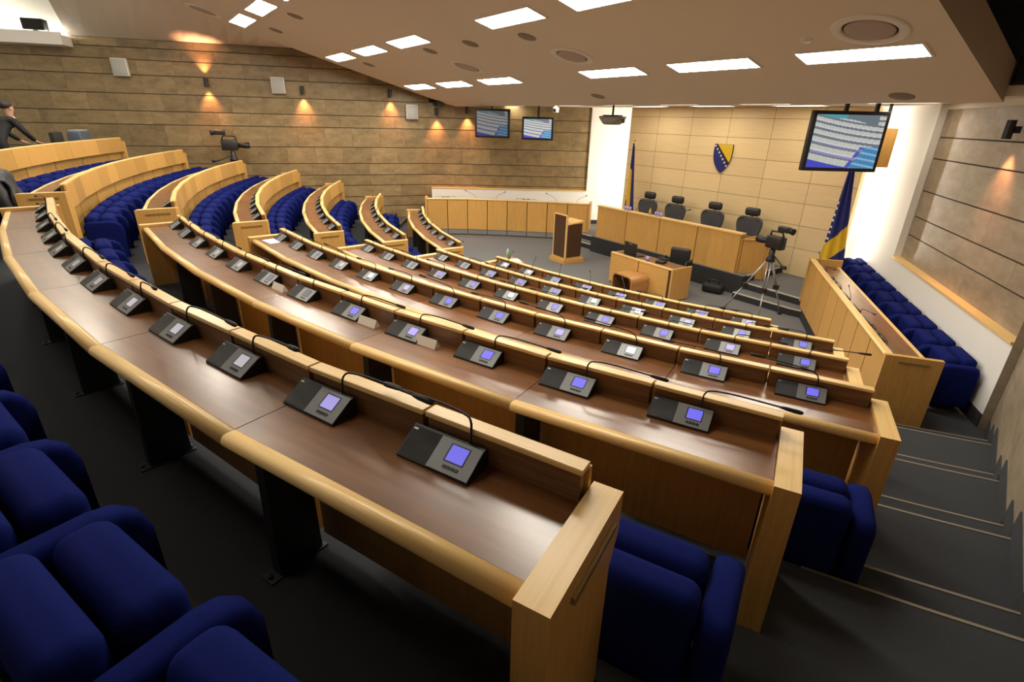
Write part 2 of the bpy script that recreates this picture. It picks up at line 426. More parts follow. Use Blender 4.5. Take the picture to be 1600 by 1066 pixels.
for kd in 'RLrlUuf':
    p = mic_pts(kd); mb = MB(); mb.tube(p, .0042, 0, 6); M_MIC[kd] = mb.mesh('gooseneck', RUBBER)
    d = (p[-1] - p[-2]).normalized(); mb = MB()
    mb.tube([p[-1] - d * .01, p[-1] + d * .004, p[-1] + d * .02, p[-1] + d * .065, p[-1] + d * .082, p[-1] + d * .088], [.005, .008, .0098, .0108, .009, .003], 0, 8); M_HEAD[kd] = mb.mesh('microphone_head', RUBBER)
SCRWORD = {'b': 'blue-lit', 'l': 'lilac-lit', 'w': 'white-lit', 'p': 'pale-screened', 'd': 'dark-screened', 'g': 'grey-screened'}
def make_unit(label, group, loc, rz, scr='b', mic='R', full=True):
    t = thing('discussion_unit', label, 'microphone unit', loc, rz, group)
    place('unit_body', M_BODY, t); place('speaker_grille', M_GRILL, t); pn = place('control_panel', M_PANEL, t)
    if full:
        place('screen_bezel', M_BEZ, pn); place('button_strip', M_BTN, pn); place('maker_badge', M_LED, t)
    s = place('screen', M_SCR[scr], pn)
    if mic:
        g = place('gooseneck', M_MIC[mic], t); place('microphone_head', M_HEAD[mic], g)
    return t
NS = {1: 'blpppggggggg', 2: 'bbblbddgggdd', 3: 'bbwlbblwgddd', 4: 'blbbbwbbddd', 5: 'bblwwbbbdd', 6: 'lbbbbbww'}
NM = {1: 'LRrRrRRrRRrr', 2: 'RRRRRRRRRRRR', 3: 'lLllLlLLlLLL', 4: 'rRRrLLRLLRR', 5: 'LRRLLRLRRR', 6: 'LRLfffff'}
for k, (b0, n) in NROW.items():
    for i in range(n):
        s = DEV0[k] - i * .611; b = BAX + s / (RR[k] - .21)
        loc, rz = frame(k, -.209, b, ZZ[k] + .0005, JN[k])
        c = NS[k][i]
        make_unit(f'{SCRWORD[c]} discussion unit, {ORD[i]} from the stairs on the {ROWNAME_N[k]} stair-side desk', f'discussion units on the {ROWNAME_N[k]} stair-side desk', loc, rz, c, NM[k][i])
for k, (b0, n) in FROW.items():
    for i in range(n if k >= 3 else (1 if k in (1, 2) else 0)):
        b = b0 - (i + .62) * SEAT / RR[k]
        loc, rz = frame(k, -.209, b, ZZ[k] + .0005, JF[k]); rz -= math.atan(CF[k] / RR[k])
        make_unit(f'dark-screened discussion unit, {ORD[i]} from the aisle on the {ROWNAME_F[k]} desk beneath the sconce wall', f'discussion units on the {ROWNAME_F[k]} desk beneath the sconce wall', loc, rz, 'd', {0: 'R', 3: 'r'}.get(i % 5) if k > 3 else None, False)

# ------------------------------------------------------------------ tip-up chairs
def arm_mesh():
    prof = [(.0, .10), (.0, .57), (.02, .612), (.06, .632), (.31, .632), (.38, .615), (.43, .57), (.452, .50), (.45, .10)]
    bm = bmesh.new()
    A = [bm.verts.new((-.054, y, z)) for y, z in prof]; B = [bm.verts.new((.054, y, z)) for y, z in prof]
    bm.faces.new(A); bm.faces.new(B[::-1]); n = len(prof)
    for i in range(n): bm.faces.new([A[(i + 1) % n], A[i], B[i], B[(i + 1) % n]])
    bmesh.ops.recalc_face_normals(bm, faces=bm.faces)
    ed = [e for e in bm.edges if abs(e.verts[0].co.x - e.verts[1].co.x) < 1e-6]
    bmesh.ops.bevel(bm, geom=ed, offset=.034, segments=3, profile=.5, affect='EDGES')
    for f in bm.faces: f.smooth = True
    me = bpy.data.meshes.new('armrest'); bm.to_mesh(me); bm.free(); me.materials.append(BLUE); return me
def lean(dy, z0, z1):
    def f(co): pass
    return f
M_BACK = rbox_mesh('backrest', (.505, .15, .54), .056, BLUE, 5, (0, .078, .425))
M_SEATC = rbox_mesh('seat', (.50, .165, .43), .060, BLUE, 5, (0, .258, .46))
M_ARM = arm_mesh()
def shell_mesh():
    mb = MB(); mb.box((-.25, .06, .10), (.25, .34, .20)); mb.box((-.20, .1, 0), (.20, .30, .10)); return mb.mesh('chair_base', RUBBER)
M_CBASE = shell_mesh()
def make_chair(label, group, loc, rz, arms=(-1,)):
    t = thing('tip_up_chair', label, 'chair', loc, rz, group)
    place('backrest', M_BACK, t); place('seat', M_SEATC, t); place('chair_base', M_CBASE, t)
    for a in arms: place('armrest', M_ARM, t, (a * SEAT / 2, 0, 0))
    return t
def chair_row(k, b0, n, idx, labf, group, shift=0.):
    for i in idx:
        b = b0 + shift - (i + .5) * SEAT / RR[k]
        r = Rb(k - 1, b) - .452 if k > 0 else Rb(0, b) + .76
        arms = (-1, 1) if i == 0 or (i - 1) not in idx else (-1,)
        make_chair(labf(i), group, pol(r, b, FF[k]), b - (math.atan(CF[k] / RR[k]) if b < -.015 else 0.), arms)
for k, (b0, n) in NROW.items():
    idx = list(range(n)) if k == 1 else sorted(set([0, 1] + list(range(n - 4, n))))
    chair_row(k, b0, n, idx, lambda i: f'blue tip-up chair, {ORD[i]} from the stairs at the {ROWNAME_N[k]} stair-side desk', f'blue tip-up chairs at the {ROWNAME_N[k]} stair-side desk', -.0045)
for k, (b0, n) in FROW.items():
    if k == 0: continue
    chair_row(k, b0, n, list(range(1 if k == 1 else 0, n)), lambda i: f'blue tip-up chair, {ORD[i - (k == 1)]} from the aisle at the {ROWNAME_F[k]} desk beneath the sconce wall', f'blue tip-up chairs at the {ROWNAME_F[k]} desk beneath the sconce wall', -.004)

# ------------------------------------------------------------------ floor, tiers and steps
def tier_edge(k, b): return Rb(k, b) - .437
def build_floor():
    mb = MB()
    mb.face([P(-13, 13.6, 0), P(11, 13.6, 0), P(11, 3, 0), P(-13, 3, 0)], None, 1)
    bs = [-.70 + .02 * i for i in range(71)]
    for k in range(0, 7):
        for i in range(len(bs) - 1):
            ba, bb = bs[i], bs[i + 1]
            ro = (lambda b: 27.) if k == 0 else (lambda b: tier_edge(k - 1, b))
            z = FF[k]; zn = FF[k + 1] if k < 6 else 0.
            mb.face([pol(tier_edge(k, ba), ba, z), pol(ro(ba), ba, z), pol(ro(bb), bb, z), pol(tier_edge(k, bb), bb, z)], None, 0)
            mb.face([pol(tier_edge(k, ba), ba, zn - .02), pol(tier_edge(k, ba), ba, z), pol(tier_edge(k, bb), bb, z), pol(tier_edge(k, bb), bb, zn - .02)], None, 2)
    # half steps and nosings in the three aisles
    for k in range(0, 7):
        z = FF[k]; zn = FF[k + 1] if k < 6 else 0.; zm = (z + zn) / 2
        for (a0, a1) in ((.4975 if k > 2 else .472, .70), (-.0145, .0505 if k < 5 else .068), (-.70, -.44 - .01 * min(k, 4))):
            if a0 > .4 and k in (0, 6): continue
            nn = 8
            for i in range(nn):
                ba = a0 + (a1 - a0) * i / nn; bb = a0 + (a1 - a0) * (i + 1) / nn
                r0 = lambda b: tier_edge(k, b) - .35; r1 = lambda b: tier_edge(k, b) + .01
                mb.face([pol(r0(ba), ba, zm), pol(r1(ba), ba, zm), pol(r1(bb), bb, zm), pol(r0(bb), bb, zm)], None, 0)
                mb.face([pol(r0(ba), ba, zn - .01), pol(r0(ba), ba, zm), pol(r0(bb), bb, zm), pol(r0(bb), bb, zn - .01)], None, 2)
                for rr, zz in ((r0, zm), (lambda b: tier_edge(k, b), z)):
                    mb.face([pol(rr(ba) - .003, ba, zz + .003), pol(rr(ba) + .016, ba, zz + .003), pol(rr(bb) + .016, bb, zz + .003), pol(rr(bb) - .003, bb, zz + .003)], None, 3)
            for be in (a0, a1):
                mb.face([pol(tier_edge(k, be) - .35, be, zn - .01), pol(tier_edge(k, be), be, zn - .01), pol(tier_edge(k, be), be, zm), pol(tier_edge(k, be) - .35, be, zm)], None, 2)
    # long nosing under the desks' stair ends
    def plat(poly, z, top=1):
        n = len(poly); t = [P(u, v, z) for u, v in poly]; b = [P(u, v, -.02) for u, v in poly]
        mb.face(t, None, top)
        for i in range(n): mb.face([b[i], b[(i + 1) % n], t[(i + 1) % n], t[i]], None, 2)
    plat([(2.9, 4.6), (2.9, 7.87), (4.42, 7.93), (4.42, 8.25), (7.05, 11.83), (7.25, 12.3), (8.6, 11.6), (8.2, 10.8), (5.4, 6.6), (4.2, 4.6)], .288)
    plat([(2.9, 7.8), (2.95, 8.30), (4.2, 8.27), (4.47, 8.20), (4.42, 7.8)], .145)
    plat([(-7.3, 10.4), (-6.28, 10.9), (-5.75, 9.92), (-4.75, 8.77), (-3.82, 7.77), (-3.05, 7.45), (-1.85, 7.49), (-1.85, 4.6), (-3.0, 4.6), (-4.1, 6.0)], .288)
    plat([(-3.1, 7.4), (-2.9, 7.82), (-1.85, 7.82), (-1.85, 7.4)], .145)
    plat([(-1.92, 4.6), (-1.92, 7.97), (2.92, 7.97), (2.92, 4.6)], .435)
    def nose(a, b, z, w=.03):
        a = Vector((a[0], -a[1], z)); b = Vector((b[0], -b[1], z)); d = (b - a).normalized(); nrm = Vector((-d.y, d.x, 0)) * w
        mb.face([a, b, b + nrm + Vector((0, 0, .0)), a + nrm], None, 4); mb.face([a, b, b - Vector((0, 0, .02)), a - Vector((0, 0, .02))], None, 4)
    nose((2.95, 7.872), (4.42, 7.932), .292); nose((2.95, 8.302), (4.2, 8.272), .149); nose((4.2, 8.272), (4.47, 8.205), .149)
    nose((-3.05, 7.452), (-1.92, 7.492), .292); nose((-2.9, 7.822), (-1.92, 7.822), .149); nose((2.922, 7.8), (2.922, 6.4), .437)
    o = mb.build('floor', [CARPET, CARPET_L, RISER, NOSED, NOSE], weld=False, recalc=False); tag(o, kind='structure'); return o
build_floor()

# ------------------------------------------------------------------ walls
def stone_wall(name, a, b, courses, z0, z1f, mat, offset=0., joint=.84, skew=0., s_start=0., ext=0., amp=.16):
    """a,b: (u,v) ends; the visible face is on the left of a->b when seen in plan with y up"""
    A = P(*a); B = P(*b); d = (B - A); L = d.length; d.normalize(); nrm = Vector((d.y, -d.x, 0))
    mb = MB(); gz = .010; gx = .002
    zt = z1f if isinstance(z1f, (int, float)) else None
    def pt(s, z, o): return A + d * s + Vector((0, 0, z)) + nrm * o
    zb = lambda z, s: z * (1 - skew * s)
    lv = [z0] + [c for c in courses if z0 + .05 < c < zt - .03] + [zt]
    for q in range(len(lv) - 1):
        s = -random.uniform(0, joint)
        while s < L:
            w = joint * random.uniform(.92, 1.08); s0, s1 = max(0, s), min(L, s + w); s += w
            if s1 - s0 < .05: continue
            ou, ov = random.uniform(0, 30), random.uniform(0, 30); t = random.uniform(1 - amp, 1 + amp)
            za0, za1, zb0, zb1 = zb(lv[q] , s0) + gz, zb(lv[q + 1], s0) - gz, zb(lv[q], s1) + gz, zb(lv[q + 1], s1) - gz
            mb.face([pt(s0 + gx, za0, .012), pt(s1 - gx, zb0, .012), pt(s1 - gx, zb1, .012), pt(s0 + gx, za1, .012)], [(ou, ov), (ou + s1 - s0, ov), (ou + s1 - s0, ov + lv[q + 1] - lv[q]), (ou, ov + lv[q + 1] - lv[q])], 0, t)
            for e in (za1, za0): 
                pass
            mb.face([pt(s0 + gx, za1, .012), pt(s1 - gx, zb1, .012), pt(s1 - gx, zb1, 0), pt(s0 + gx, za1, 0)], None, 0, t)
            mb.face([pt(s0 + gx, za0, 0), pt(s1 - gx, zb0, 0), pt(s1 - gx, zb0, .012), pt(s0 + gx, za0, .012)], None, 0, t)
    mb.face([pt(0, zb(z0, 0), 0), pt(L, zb(z0, L), 0), pt(L, zb(zt, L), 0), pt(0, zb(zt, 0), 0)], None, 1)
    # thickness behind
    mb.face([pt(0, z0, -.25), pt(0, zt, -.25), pt(L, zt, -.25), pt(L, z0, -.25)], None, 1)
    mb.face([pt(0, zt, -.25), pt(0, zt, 0), pt(L, zb(zt, L), 0), pt(L, zt, -.25)], None, 1)
    o = mb.build(name, [mat, GROOVE], weld=False, recalc=False); tag(o, kind='structure'); return o
CO = [.42, .80, 1.10, 1.45, 1.77, 2.11, 2.585, 3.14, 3.48, 3.91, 4.36, 4.72, 5.0]
LWA, LWB = (-7.1, 10.4), (-11.36, 23.9)
stone_wall('wall_left', LWB, LWA, CO, 0., 5.2, STONE, skew=-.0)
FLA, FLB = (-4.17, 6.21), (-7.1, 10.4)
stone_wall('wall_left_front', (FLB[0] - .06, FLB[1] + .085), FLA, CO, 1.37, 3.92, STONE)
# white lower wall, ledge and column on the same side
def wall_box(mb, a, b, z0, z1, t0, t1, m=0):
    A = P(*a); B = P(*b); d = (B - A).normalized(); n = Vector((d.y, -d.x, 0))
    q = [A + n * t0, B + n * t0, B + n * t1, A + n * t1]
    lo = [p + Vector((0, 0, z0)) for p in q]; hi = [p + Vector((0, 0, z1)) for p in q]
    mb.face(lo[::-1], None, m); mb.face(hi, None, m)
    for i in range(4): mb.face([lo[i], lo[(i + 1) % 4], hi[(i + 1) % 4], hi[i]], None, m)
mb = MB(); wall_box(mb, FLB, FLA, 0., 1.35, -.25, .10); wall_box(mb, FLA, (-2.9, 4.39), 0., 3.95, -.25, .10); tag(mb.build('wall_left_lower', PLASTER), kind='structure')
mb = MB(); wall_box(mb, FLB, FLA, 1.35, 1.375, -.05, .125); tag(mb.build('trim_1', OAKR), kind='structure')
mb = MB(); wall_box(mb, FLB, (-2.9, 4.39), .29, .42, .10, .112); tag(mb.build('baseboard_left', RISER), kind='structure')
# far side by the stairs
RA, RB_ = (5.40, 7.45), (7.89, 10.95)
stone_wall('wall_right', (RA[0] + .10, RA[1] - .07), (RB_[0] + .10, RB_[1] - .07), [1.78, 2.10, 2.53, 3.05, 3.38], 1.37, 3.84, STONER, joint=2.6, amp=.06)
mb = MB(); wall_box(mb, RA, RB_, .29, 1.35, -.30, .0); wall_box(mb, (3.9, 5.31), RA, .29, 3.92, -.30, .0); wall_box(mb, RA, (8.6, 11.95), 3.80, 5.5, -.30, -.10); tag(mb.build('wall_right_lower', PLASTER), kind='structure')
mb = MB(); wall_box(mb, RA, RB_, 1.35, 1.378, -.16, .03); tag(mb.build('trim_2', OAKR), kind='structure')
mb = MB(); wall_box(mb, (3.9, 5.31), RB_, .29, .46, .0, .012); tag(mb.build('baseboard_right', RISER), kind='structure')
SA, SB = (7.99, 10.95), (9.95, 19.1)
stone_wall('wall_stairs', SA, (10.9, 23.9), CO, 0., 7.4, STONER, joint=1.7, amp=.05)
mb = MB(); A = P(*SA); B = P(10.9, 23.9); d = (B - A).normalized(); nn = Vector((d.y, -d.x, 0))
s = 0.
def floor_at(p):
    r = math.hypot(p.x, p.y); b = math.atan2(p.x, -p.y)
    z = .29
    for k in range(5, -1, -1):
        e = tier_edge(k, b)
        if r > e: z = FF[k]
        elif r > e - .35 and k < 6: z = max(z, (FF[k] + FF[k + 1]) / 2)
    return z
L = (B - A).length; NS_ = 700; run = None; segs = []
for i in range(NS_ + 1):
    sv = L * i / NS_; z = floor_at(A + d * sv)
    if run is None or abs(z - run[2]) > .01:
        if run: segs.append((run[0], sv, run[2]))
        run = [sv, sv, z]
segs.append((run[0], L, run[2]))
for s0, s1, z in segs:
    q = [A + d * max(0, s0 - .12), A + d * s1]
    # skirting of each tread reaches a tooth above it
    lo0, lo1 = q[0] + Vector((0, 0, z - .2)), q[1] + Vector((0, 0, z - .2)); hi0, hi1 = q[0] + Vector((0, 0, z + .15)), q[1] + Vector((0, 0, z + .15))
    mb.face([lo0 + nn * .022, lo1 + nn * .022, hi1 + nn * .022, hi0 + nn * .022]); mb.face([hi0 + nn * .022, hi1 + nn * .022, hi1, hi0]); mb.face([lo0 + nn * .022, hi0 + nn * .022, hi0, lo0]); mb.face([lo1 + nn * .022, hi1 + nn * .022, hi1, lo1])
tag(mb.build('trim_3', CARPET, weld=False, recalc=False), kind='structure')
mb = MB(); wall_box(mb, RB_, (8.02, 10.93), .29, 5.5, -.12, .0); tag(mb.build('trim_4', STONER), kind='structure')
mb = MB(); wall_box(mb, (10.9, 23.9), (-11.36, 23.9), 0., 8., -.2, .0); tag(mb.build('wall_back', PLASTER), kind='structure')
mb = MB(); wall_box(mb, (-6., 4.5), (6, 4.5), 0., 4., -.2, .0); tag(mb.build('wall_front', PLASTER), kind='structure')
# maple emblem wall
mb = MB(); v0 = 6.32; uu = [-2.38, -1.36, -.255, .85, 1.955, 3.06, 4.05]; zz = [.29, .91, 1.42, 1.90, 2.34, 2.75, 3.21, 3.64, 3.88]
for i in range(len(uu) - 1):
    for j in range(len(zz) - 1):
        ou, ov = random.uniform(0, 20), random.uniform(0, 20); g = .004; a, b, c, e = uu[i] + g, uu[i + 1] - g, zz[j] + g, zz[j + 1] - g
        mb.face([P(a, v0, c), P(b, v0, c), P(b, v0, e), P(a, v0, e)], [(ou, ov), (ou + b - a, ov), (ou + b - a, ov + e - c), (ou, ov + e - c)], 0, random.uniform(.95, 1.04))
q = [P(-2.38, v0 - .008, .29), P(4.05, v0 - .008, .29), P(4.05, v0 - .008, 3.88), P(-2.38, v0 - .008, 3.88)]
mb.face(q, None, 1)
for u in (-2.38, 4.05): mb.face([P(u, v0, .29), P(u, v0 - .16, .29), P(u, v0 - .16, 3.88), P(u, v0, 3.88)], None, 0)
mb.face([P(-2.38, v0 - .16, .29), P(4.05, v0 - .16, .29), P(4.05, v0 - .16, 3.88), P(-2.38, v0 - .16, 3.88)], None, 0)
tag(mb.build('wall_emblem', [MAPLE, WALD], weld=False, recalc=False), kind='structure')
for nm, u in (('that washes the plaster beside the left flag', -2.2), ('that washes the plaster beneath the large screen', 3.9)):
    mb = MB(); mb.tube([P(u, v0 - .32, .5), P(u, v0 - .32, 3.8)], .035, 0, 8)
    tag(mb.build('tube_light', STRIP), 'vertical tube light behind the maple wall ' + nm.replace('left flag', 'furled flag'), 'light', 'tube lights behind the maple wall')

# ------------------------------------------------------------------ ceiling
def cz(v): return 3.51 + 2.62 + .264 * (v - 18.48)
mb = MB(); u0, u1, va, vb = -6.78, 6.74, 9.72, 23.9; th = .42
T = [P(u0, va, cz(va)), P(u1, va, cz(va)), P(u1, vb, cz(vb)), P(u0, vb, cz(vb))]
mb.face(T[::-1], None, 0); mb.face([p + Vector((0, 0, th)) for p in T], None, 1)
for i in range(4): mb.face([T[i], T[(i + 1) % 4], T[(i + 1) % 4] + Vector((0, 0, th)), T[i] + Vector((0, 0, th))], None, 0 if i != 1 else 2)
tag(mb.build('ceiling', [CEIL, CEILD, plain('upstand_shade', (.42, .34, .26), .9)]), kind='structure')  # stair-side edge face browner: its dim lighting is put into the colour
mb = MB(); mb.face([P(-8.5, 9.74, 3.885), P(-8.5, 4.4, 3.885), P(8.6, 4.4, 3.885), P(8.6, 9.74, 3.885)][::-1], None, 0); mb.face([P(-8.5, 9.74, 4.0), P(8.6, 9.74, 4.0), P(8.6, 4.4, 4.0), P(-8.5, 4.4, 4.0)], None, 1)
mb.face([P(-8.5, 9.74, 3.885), P(8.6, 9.74, 3.885), P(8.6, 9.74, 4.0), P(-8.5, 9.74, 4.0)], None, 0)
tag(mb.build('ceiling_front', [CEIL, CEILD]), kind='structure')
E0, E1 = (-9.86, 19.0), (-6.78, 19.35)
mb = MB(); vv = [11.0 + .35 * i for i in range(24)]
def wall_u(v): return -7.1 - 4.26 * (v - 10.4) / 13.5
def edge_pts(v):
    f = max(0., (v - 15.) / 4.05); ve = v + .3 * f if v > 18.8 else v
    return P(wall_u(v), v, 5.2), P(-6.77, ve, max(5.2, cz(ve) + .005))
for i in range(len(vv) - 1):
    a0, b0_ = edge_pts(vv[i]); a1, b1_ = edge_pts(vv[i + 1]); up_ = Vector((0, 0, .06))
    mb.face([a0, a1, b1_, b0_], None, 0); mb.face([a0 + up_, b0_ + up_, b1_ + up_, a1 + up_], None, 0)
mb.face([a1, a1 + up_, b1_ + up_, b1_], None, 0)
tag(mb.build('ceiling_side', CEIL, weld=False, recalc=False), kind='structure')
mb = MB(); mb.face([P(-6.78, 18.7, 6.25), P(-6.78, 24, 6.25), P(-11.8, 24, 6.25), P(-10.2, 18.7, 6.25)], None, 0); mb.face([P(-6.78, 18.9, 6.1), P(-6.78, 24, 6.1), P(-6.78, 24, 7.5), P(-6.78, 18.9, 6.3)], None, 0)
tag(mb.build('ceiling_cove', PLASTER, weld=False, recalc=False), kind='structure')
mb = MB(); mb.face([P(-13, 24, 8.), P(12, 24, 8.), P(12, 4, 8.), P(-13, 4, 8.)], None, 0); tag(mb.build('ceiling_upper', CEILD), kind='structure')
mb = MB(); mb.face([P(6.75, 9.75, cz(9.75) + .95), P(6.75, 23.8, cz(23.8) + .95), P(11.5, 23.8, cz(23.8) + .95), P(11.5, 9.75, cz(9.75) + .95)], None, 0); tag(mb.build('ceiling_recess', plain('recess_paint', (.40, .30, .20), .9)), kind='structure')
slope_a = math.atan(.264)
def ceil_thing(name, label, cat, u, v, group=None):
    t = thing(name, label, cat, P(u, v, cz(v)), 0, group); t.rotation_euler = (-slope_a, 0, 0); return t
M_LP = None
def lamp_meshes(w, l, mat):
    mb = MB(); mb.face([(-w / 2, -l / 2, -.010), (-w / 2, l / 2, -.010), (w / 2, l / 2, -.010), (w / 2, -l / 2, -.010)]); a = mb.mesh('diffuser', mat, recalc=False)
    mb = MB()
    for lo, hi in (((-w / 2 - .03, -l / 2 - .03, -.014), (w / 2 + .03, -l / 2, .01)), ((-w / 2 - .03, l / 2, -.014), (w / 2 + .03, l / 2 + .03, .01)), ((-w / 2 - .03, -l / 2, -.014), (-w / 2, l / 2, .01)), ((w / 2, -l / 2, -.014), (w / 2 + .03, l / 2, .01))): mb.box(lo, hi)
    return a, mb.mesh('lamp_frame', WHITEP)
LA, LB_ = lamp_meshes(1.32, .33, LAMP); LAD, _x = lamp_meshes(1.32, .33, LAMPD); LAM, _x = lamp_meshes(1.32, .33, LAMPM)
CU = [5.74, 3.79, 1.82, -1.62, -3.65, -5.6]
RWN = ['lowest', 'second lowest', 'middle', 'second highest', 'highest']
for r, v in enumerate((11.43, 13.57, 15.72, 17.87, 20.02)):
    for i, u in enumerate(CU):
        t = ceil_thing('ceiling_light', f'glowing ceiling panel, {ORD[i]} from the stair wall in the {RWN[r]} sloping row', 'light', u, v, f'ceiling panels of the {RWN[r]} sloping row')
        place('diffuser', LA if r < 3 else (LAD if u > 0 else LAM), t); place('lamp_frame', LB_, t)  # last two rows lie out of view, put in for light from behind
LA2, LB2 = lamp_meshes(1.0, .33, LAMPF)
for v, us, nm in ((8.3, [5.1, 2.75, .7, -1.15, -2.95, -5.6], 'row behind the ceiling step'), (7.15, [2.9, .85, -1.0], 'row over the maple wall')):
    for i, u in enumerate(us):
        t = thing('ceiling_light', f'flat ceiling panel, {ORD[i]} from the stair wall in the {nm}', 'light', P(u, v, 3.885), 0, f'flat ceiling panels, {nm}')
        place('diffuser', LA2, t); place('lamp_frame', LB2, t)
# rings and small discs
def ring_mesh():
    mb = MB(); mb.lathe([(.36, 0), (.36, -.012), (.34, -.02), (.27, -.02), (.262, -.012), (.262, .02)], n=40); return mb.mesh('diffuser_ring', WHITEP)
def disc_mesh(r, z, mat, nm):
    mb = MB(); mb.lathe([(r, 0), (r, z), (r * .9, z - .006), (.0001, z - .008)], n=32); return mb.mesh(nm, mat)
RG = ring_mesh(); RD = disc_mesh(.235, -.006, plain('vent_disc', (.42, .36, .33), .7), 'vent_disc'); RS = disc_mesh(.255, .0, RUBBER, 'vent_slot')
for u, v, nm in ((6.05, 12.02, 'close to the ceiling edge over the stairs'), (1.67, 12.2, 'in the middle of the sloping ceiling'), (-1.58, 12.26, 'beside the fourth panel of the lowest row'), (-6.1, 16.4, 'high up near the sconce wall')):
    t = ceil_thing('ceiling_vent', 'round white ceiling vent ' + nm, 'vent', u, v, 'round ceiling vents')
    place('vent_ring', RG, t); place('vent_slot', RS, t, (0, 0, -.002)); place('vent_disc', RD, t, (0, 0, -.006))
SP = disc_mesh(.15, -.004, plain('speaker_disc', (.25, .21, .17), .8), 'speaker_disc')
for u, v, nm in ((-.04, 13.1, 'between the two middle panels of the second lowest row'), (1.5, 13.0, 'close to the third panel of the second lowest row'), (-1.6, 13.1, 'beside the fourth panel of the second lowest row'), (5.75, 10.0, 'at the ceiling step near the stairs'), (.35, 10.3, 'at the ceiling step over the projector'), (-3.2, 15.2, 'beside the fifth panel of the middle row'), (-5.3, 15.1, 'beside the sixth panel of the middle row'), (-5.2, 13.0, 'beside the sixth panel of the second lowest row')):
    t = ceil_thing('ceiling_speaker', 'small round grey ceiling speaker ' + nm, 'speaker', u, v, 'round ceiling speakers'); place('speaker_disc', SP, t)
t = ceil_thing('smoke_detector', 'small white smoke detector between the big vent and the ceiling panel', 'detector', 5.38, 11.96)
mb = MB(); mb.lathe([(.06, 0), (.055, -.03), (.03, -.04), (.0001, -.042)], n=16); mb.build('detector_cap', WHITEP, t)
# cove beam beyond the topmost desk
# ------------------------------------------------------------------ sconces and wall speakers
LD = (P(*LWA) - P(*LWB)).normalized(); LN = Vector((LD.y, -LD.x, 0))            # left wall: face normal into the room
FD = (P(*FLA) - P(*FLB)).normalized(); FN = Vector((FD.y, -FD.x, 0))
RDv = (P(*RB_) - P(*RA)).normalized(); RN = Vector((RDv.y, -RDv.x, 0))
def sconce(label, pos, n, up=True, e=190):
    rz = math.atan2(n.y, n.x) - PI / 2
    t = thing('wall_sconce', label, 'wall lamp', pos, rz, 'wall sconces')
    mb = MB()
    mb.sweep([[Vector((.05 * math.cos(2 * PI * k / 12), .11 + .05 * math.sin(2 * PI * k / 12), z)) for k in range(12)] for z in (-.11, .11)], 0, True, False)
    mb.build('lamp_shade', BLACKP, t)
    mb = MB(); mb.box((-.03, .0, -.04), (.03, .065, .04)); mb.build('wall_bracket', BLACKP, t)
    mb = MB()
    for z in ((-.06, .06) if up else (-.06,)): mb.lathe([(.0001, z - .02), (.025, z - .012), (.03, z), (.025, z + .012), (.0001, z + .02)], (0, .11, 0), 10)
    mb.build('bulb', SCON, t)
    for sgn in ((-1, 1) if up else (-1,)):
        ld = bpy.data.lights.new('sconce_beam', 'SPOT'); ld.color = (1, .43, .20); ld.energy = e if sgn < 0 else e * .8; ld.spot_size = 1.35; ld.spot_blend = 1.; ld.shadow_soft_size = .03
        lo = bpy.data.objects.new('sconce_beam', ld); C.objects.link(lo); lo.parent = t; lo.location = (0, .125, sgn * .115)
        lo.rotation_euler = (0 if sgn < 0 else PI, 0, 0)
mb = MB(); L0 = P(-9.83, 19.0); L1 = L0 - LD * 4.9
for z0, z1, o0, o1 in ((4.93, 5.14, .0, .62), (5.14, 5.20, .56, .62)):
    q = [L0 + LN * o0, L1 + LN * o0, L1 + LN * o1, L0 + LN * o1]; lo = [p + Vector((0, 0, z0)) for p in q]; hi = [p + Vector((0, 0, z1)) for p in q]
    mb.face(lo); mb.face(hi)
    for i in range(4): mb.face([lo[i], lo[(i + 1) % 4], hi[(i + 1) % 4], hi[i]])
tag(mb.build('ceiling_ledge', PLASTER), kind='structure')
mb = MB(); q = [L0 + Vector((0, 0, 5.14)), L1 + Vector((0, 0, 5.14)), L1 + Vector((0, 0, 6.1)), L0 + Vector((0, 0, 6.1))]; mb.face([p + LN * .02 for p in q]); tag(mb.build('wall_left_upper', PLASTER), kind='structure')
mb = MB(); mb.tube([L0 + LN * .42 - LD * .1 + Vector((0, 0, 5.17)), L1 + LN * .42 + Vector((0, 0, 5.17))], .028, 0, 8)
tag(mb.build('cove_light', COVE), 'bright cove tube on the white ledge high on the stone wall', 'light')
def wl(s_pt, d=0.): return P(*s_pt)
sconce('black up-and-down sconce above the third highest desk', P(-8.95, 16.24, 4.24), LN, True)
sconce('black sconce second from the cove beam on the stone wall', P(-8.21, 13.9, 4.13), LN, False)
sconce('black sconce under the ceiling edge on the stone wall', P(-7.46, 11.53, 4.13), LN, False)
sconce('black sconce at the wall corner beside the white speaker', P(-6.96, 10.22, 3.66), FN, False)
sconce('black sconce beside the larger hanging screen of the far corner', P(-6.42, 9.42, 3.73), FN, False)
sconce('black sconce on the stone panel over the white ledge by the stairs', P(6.93, 9.45, 3.52), RN, False, 120)
def wall_speaker(label, pos, n, w=.36, h=.42):
    rz = math.atan2(n.y, n.x) - PI / 2
    t = thing('wall_speaker', label, 'speaker', pos, rz, 'white wall speakers')
    place('speaker_cabinet', rbox_mesh('speaker_cabinet', (w, .16, h), .02, WHITEP, 2, (0, .10, 0)), t)
    place('grille', rbox_mesh('grille', (w * .88, .01, h * .9), .004, GREYW, 1, (0, .183, 0)), t)
wall_speaker('white speaker on the stone wall, the one closest to the cove beam', P(-9.53, 18.1, 4.52), LN)
wall_speaker('white speaker on the stone wall between two sconces', P(-8.4, 14.5, 4.23), LN)
wall_speaker('white speaker at the stone wall corner', P(-7.27, 10.93, 3.63), LN)

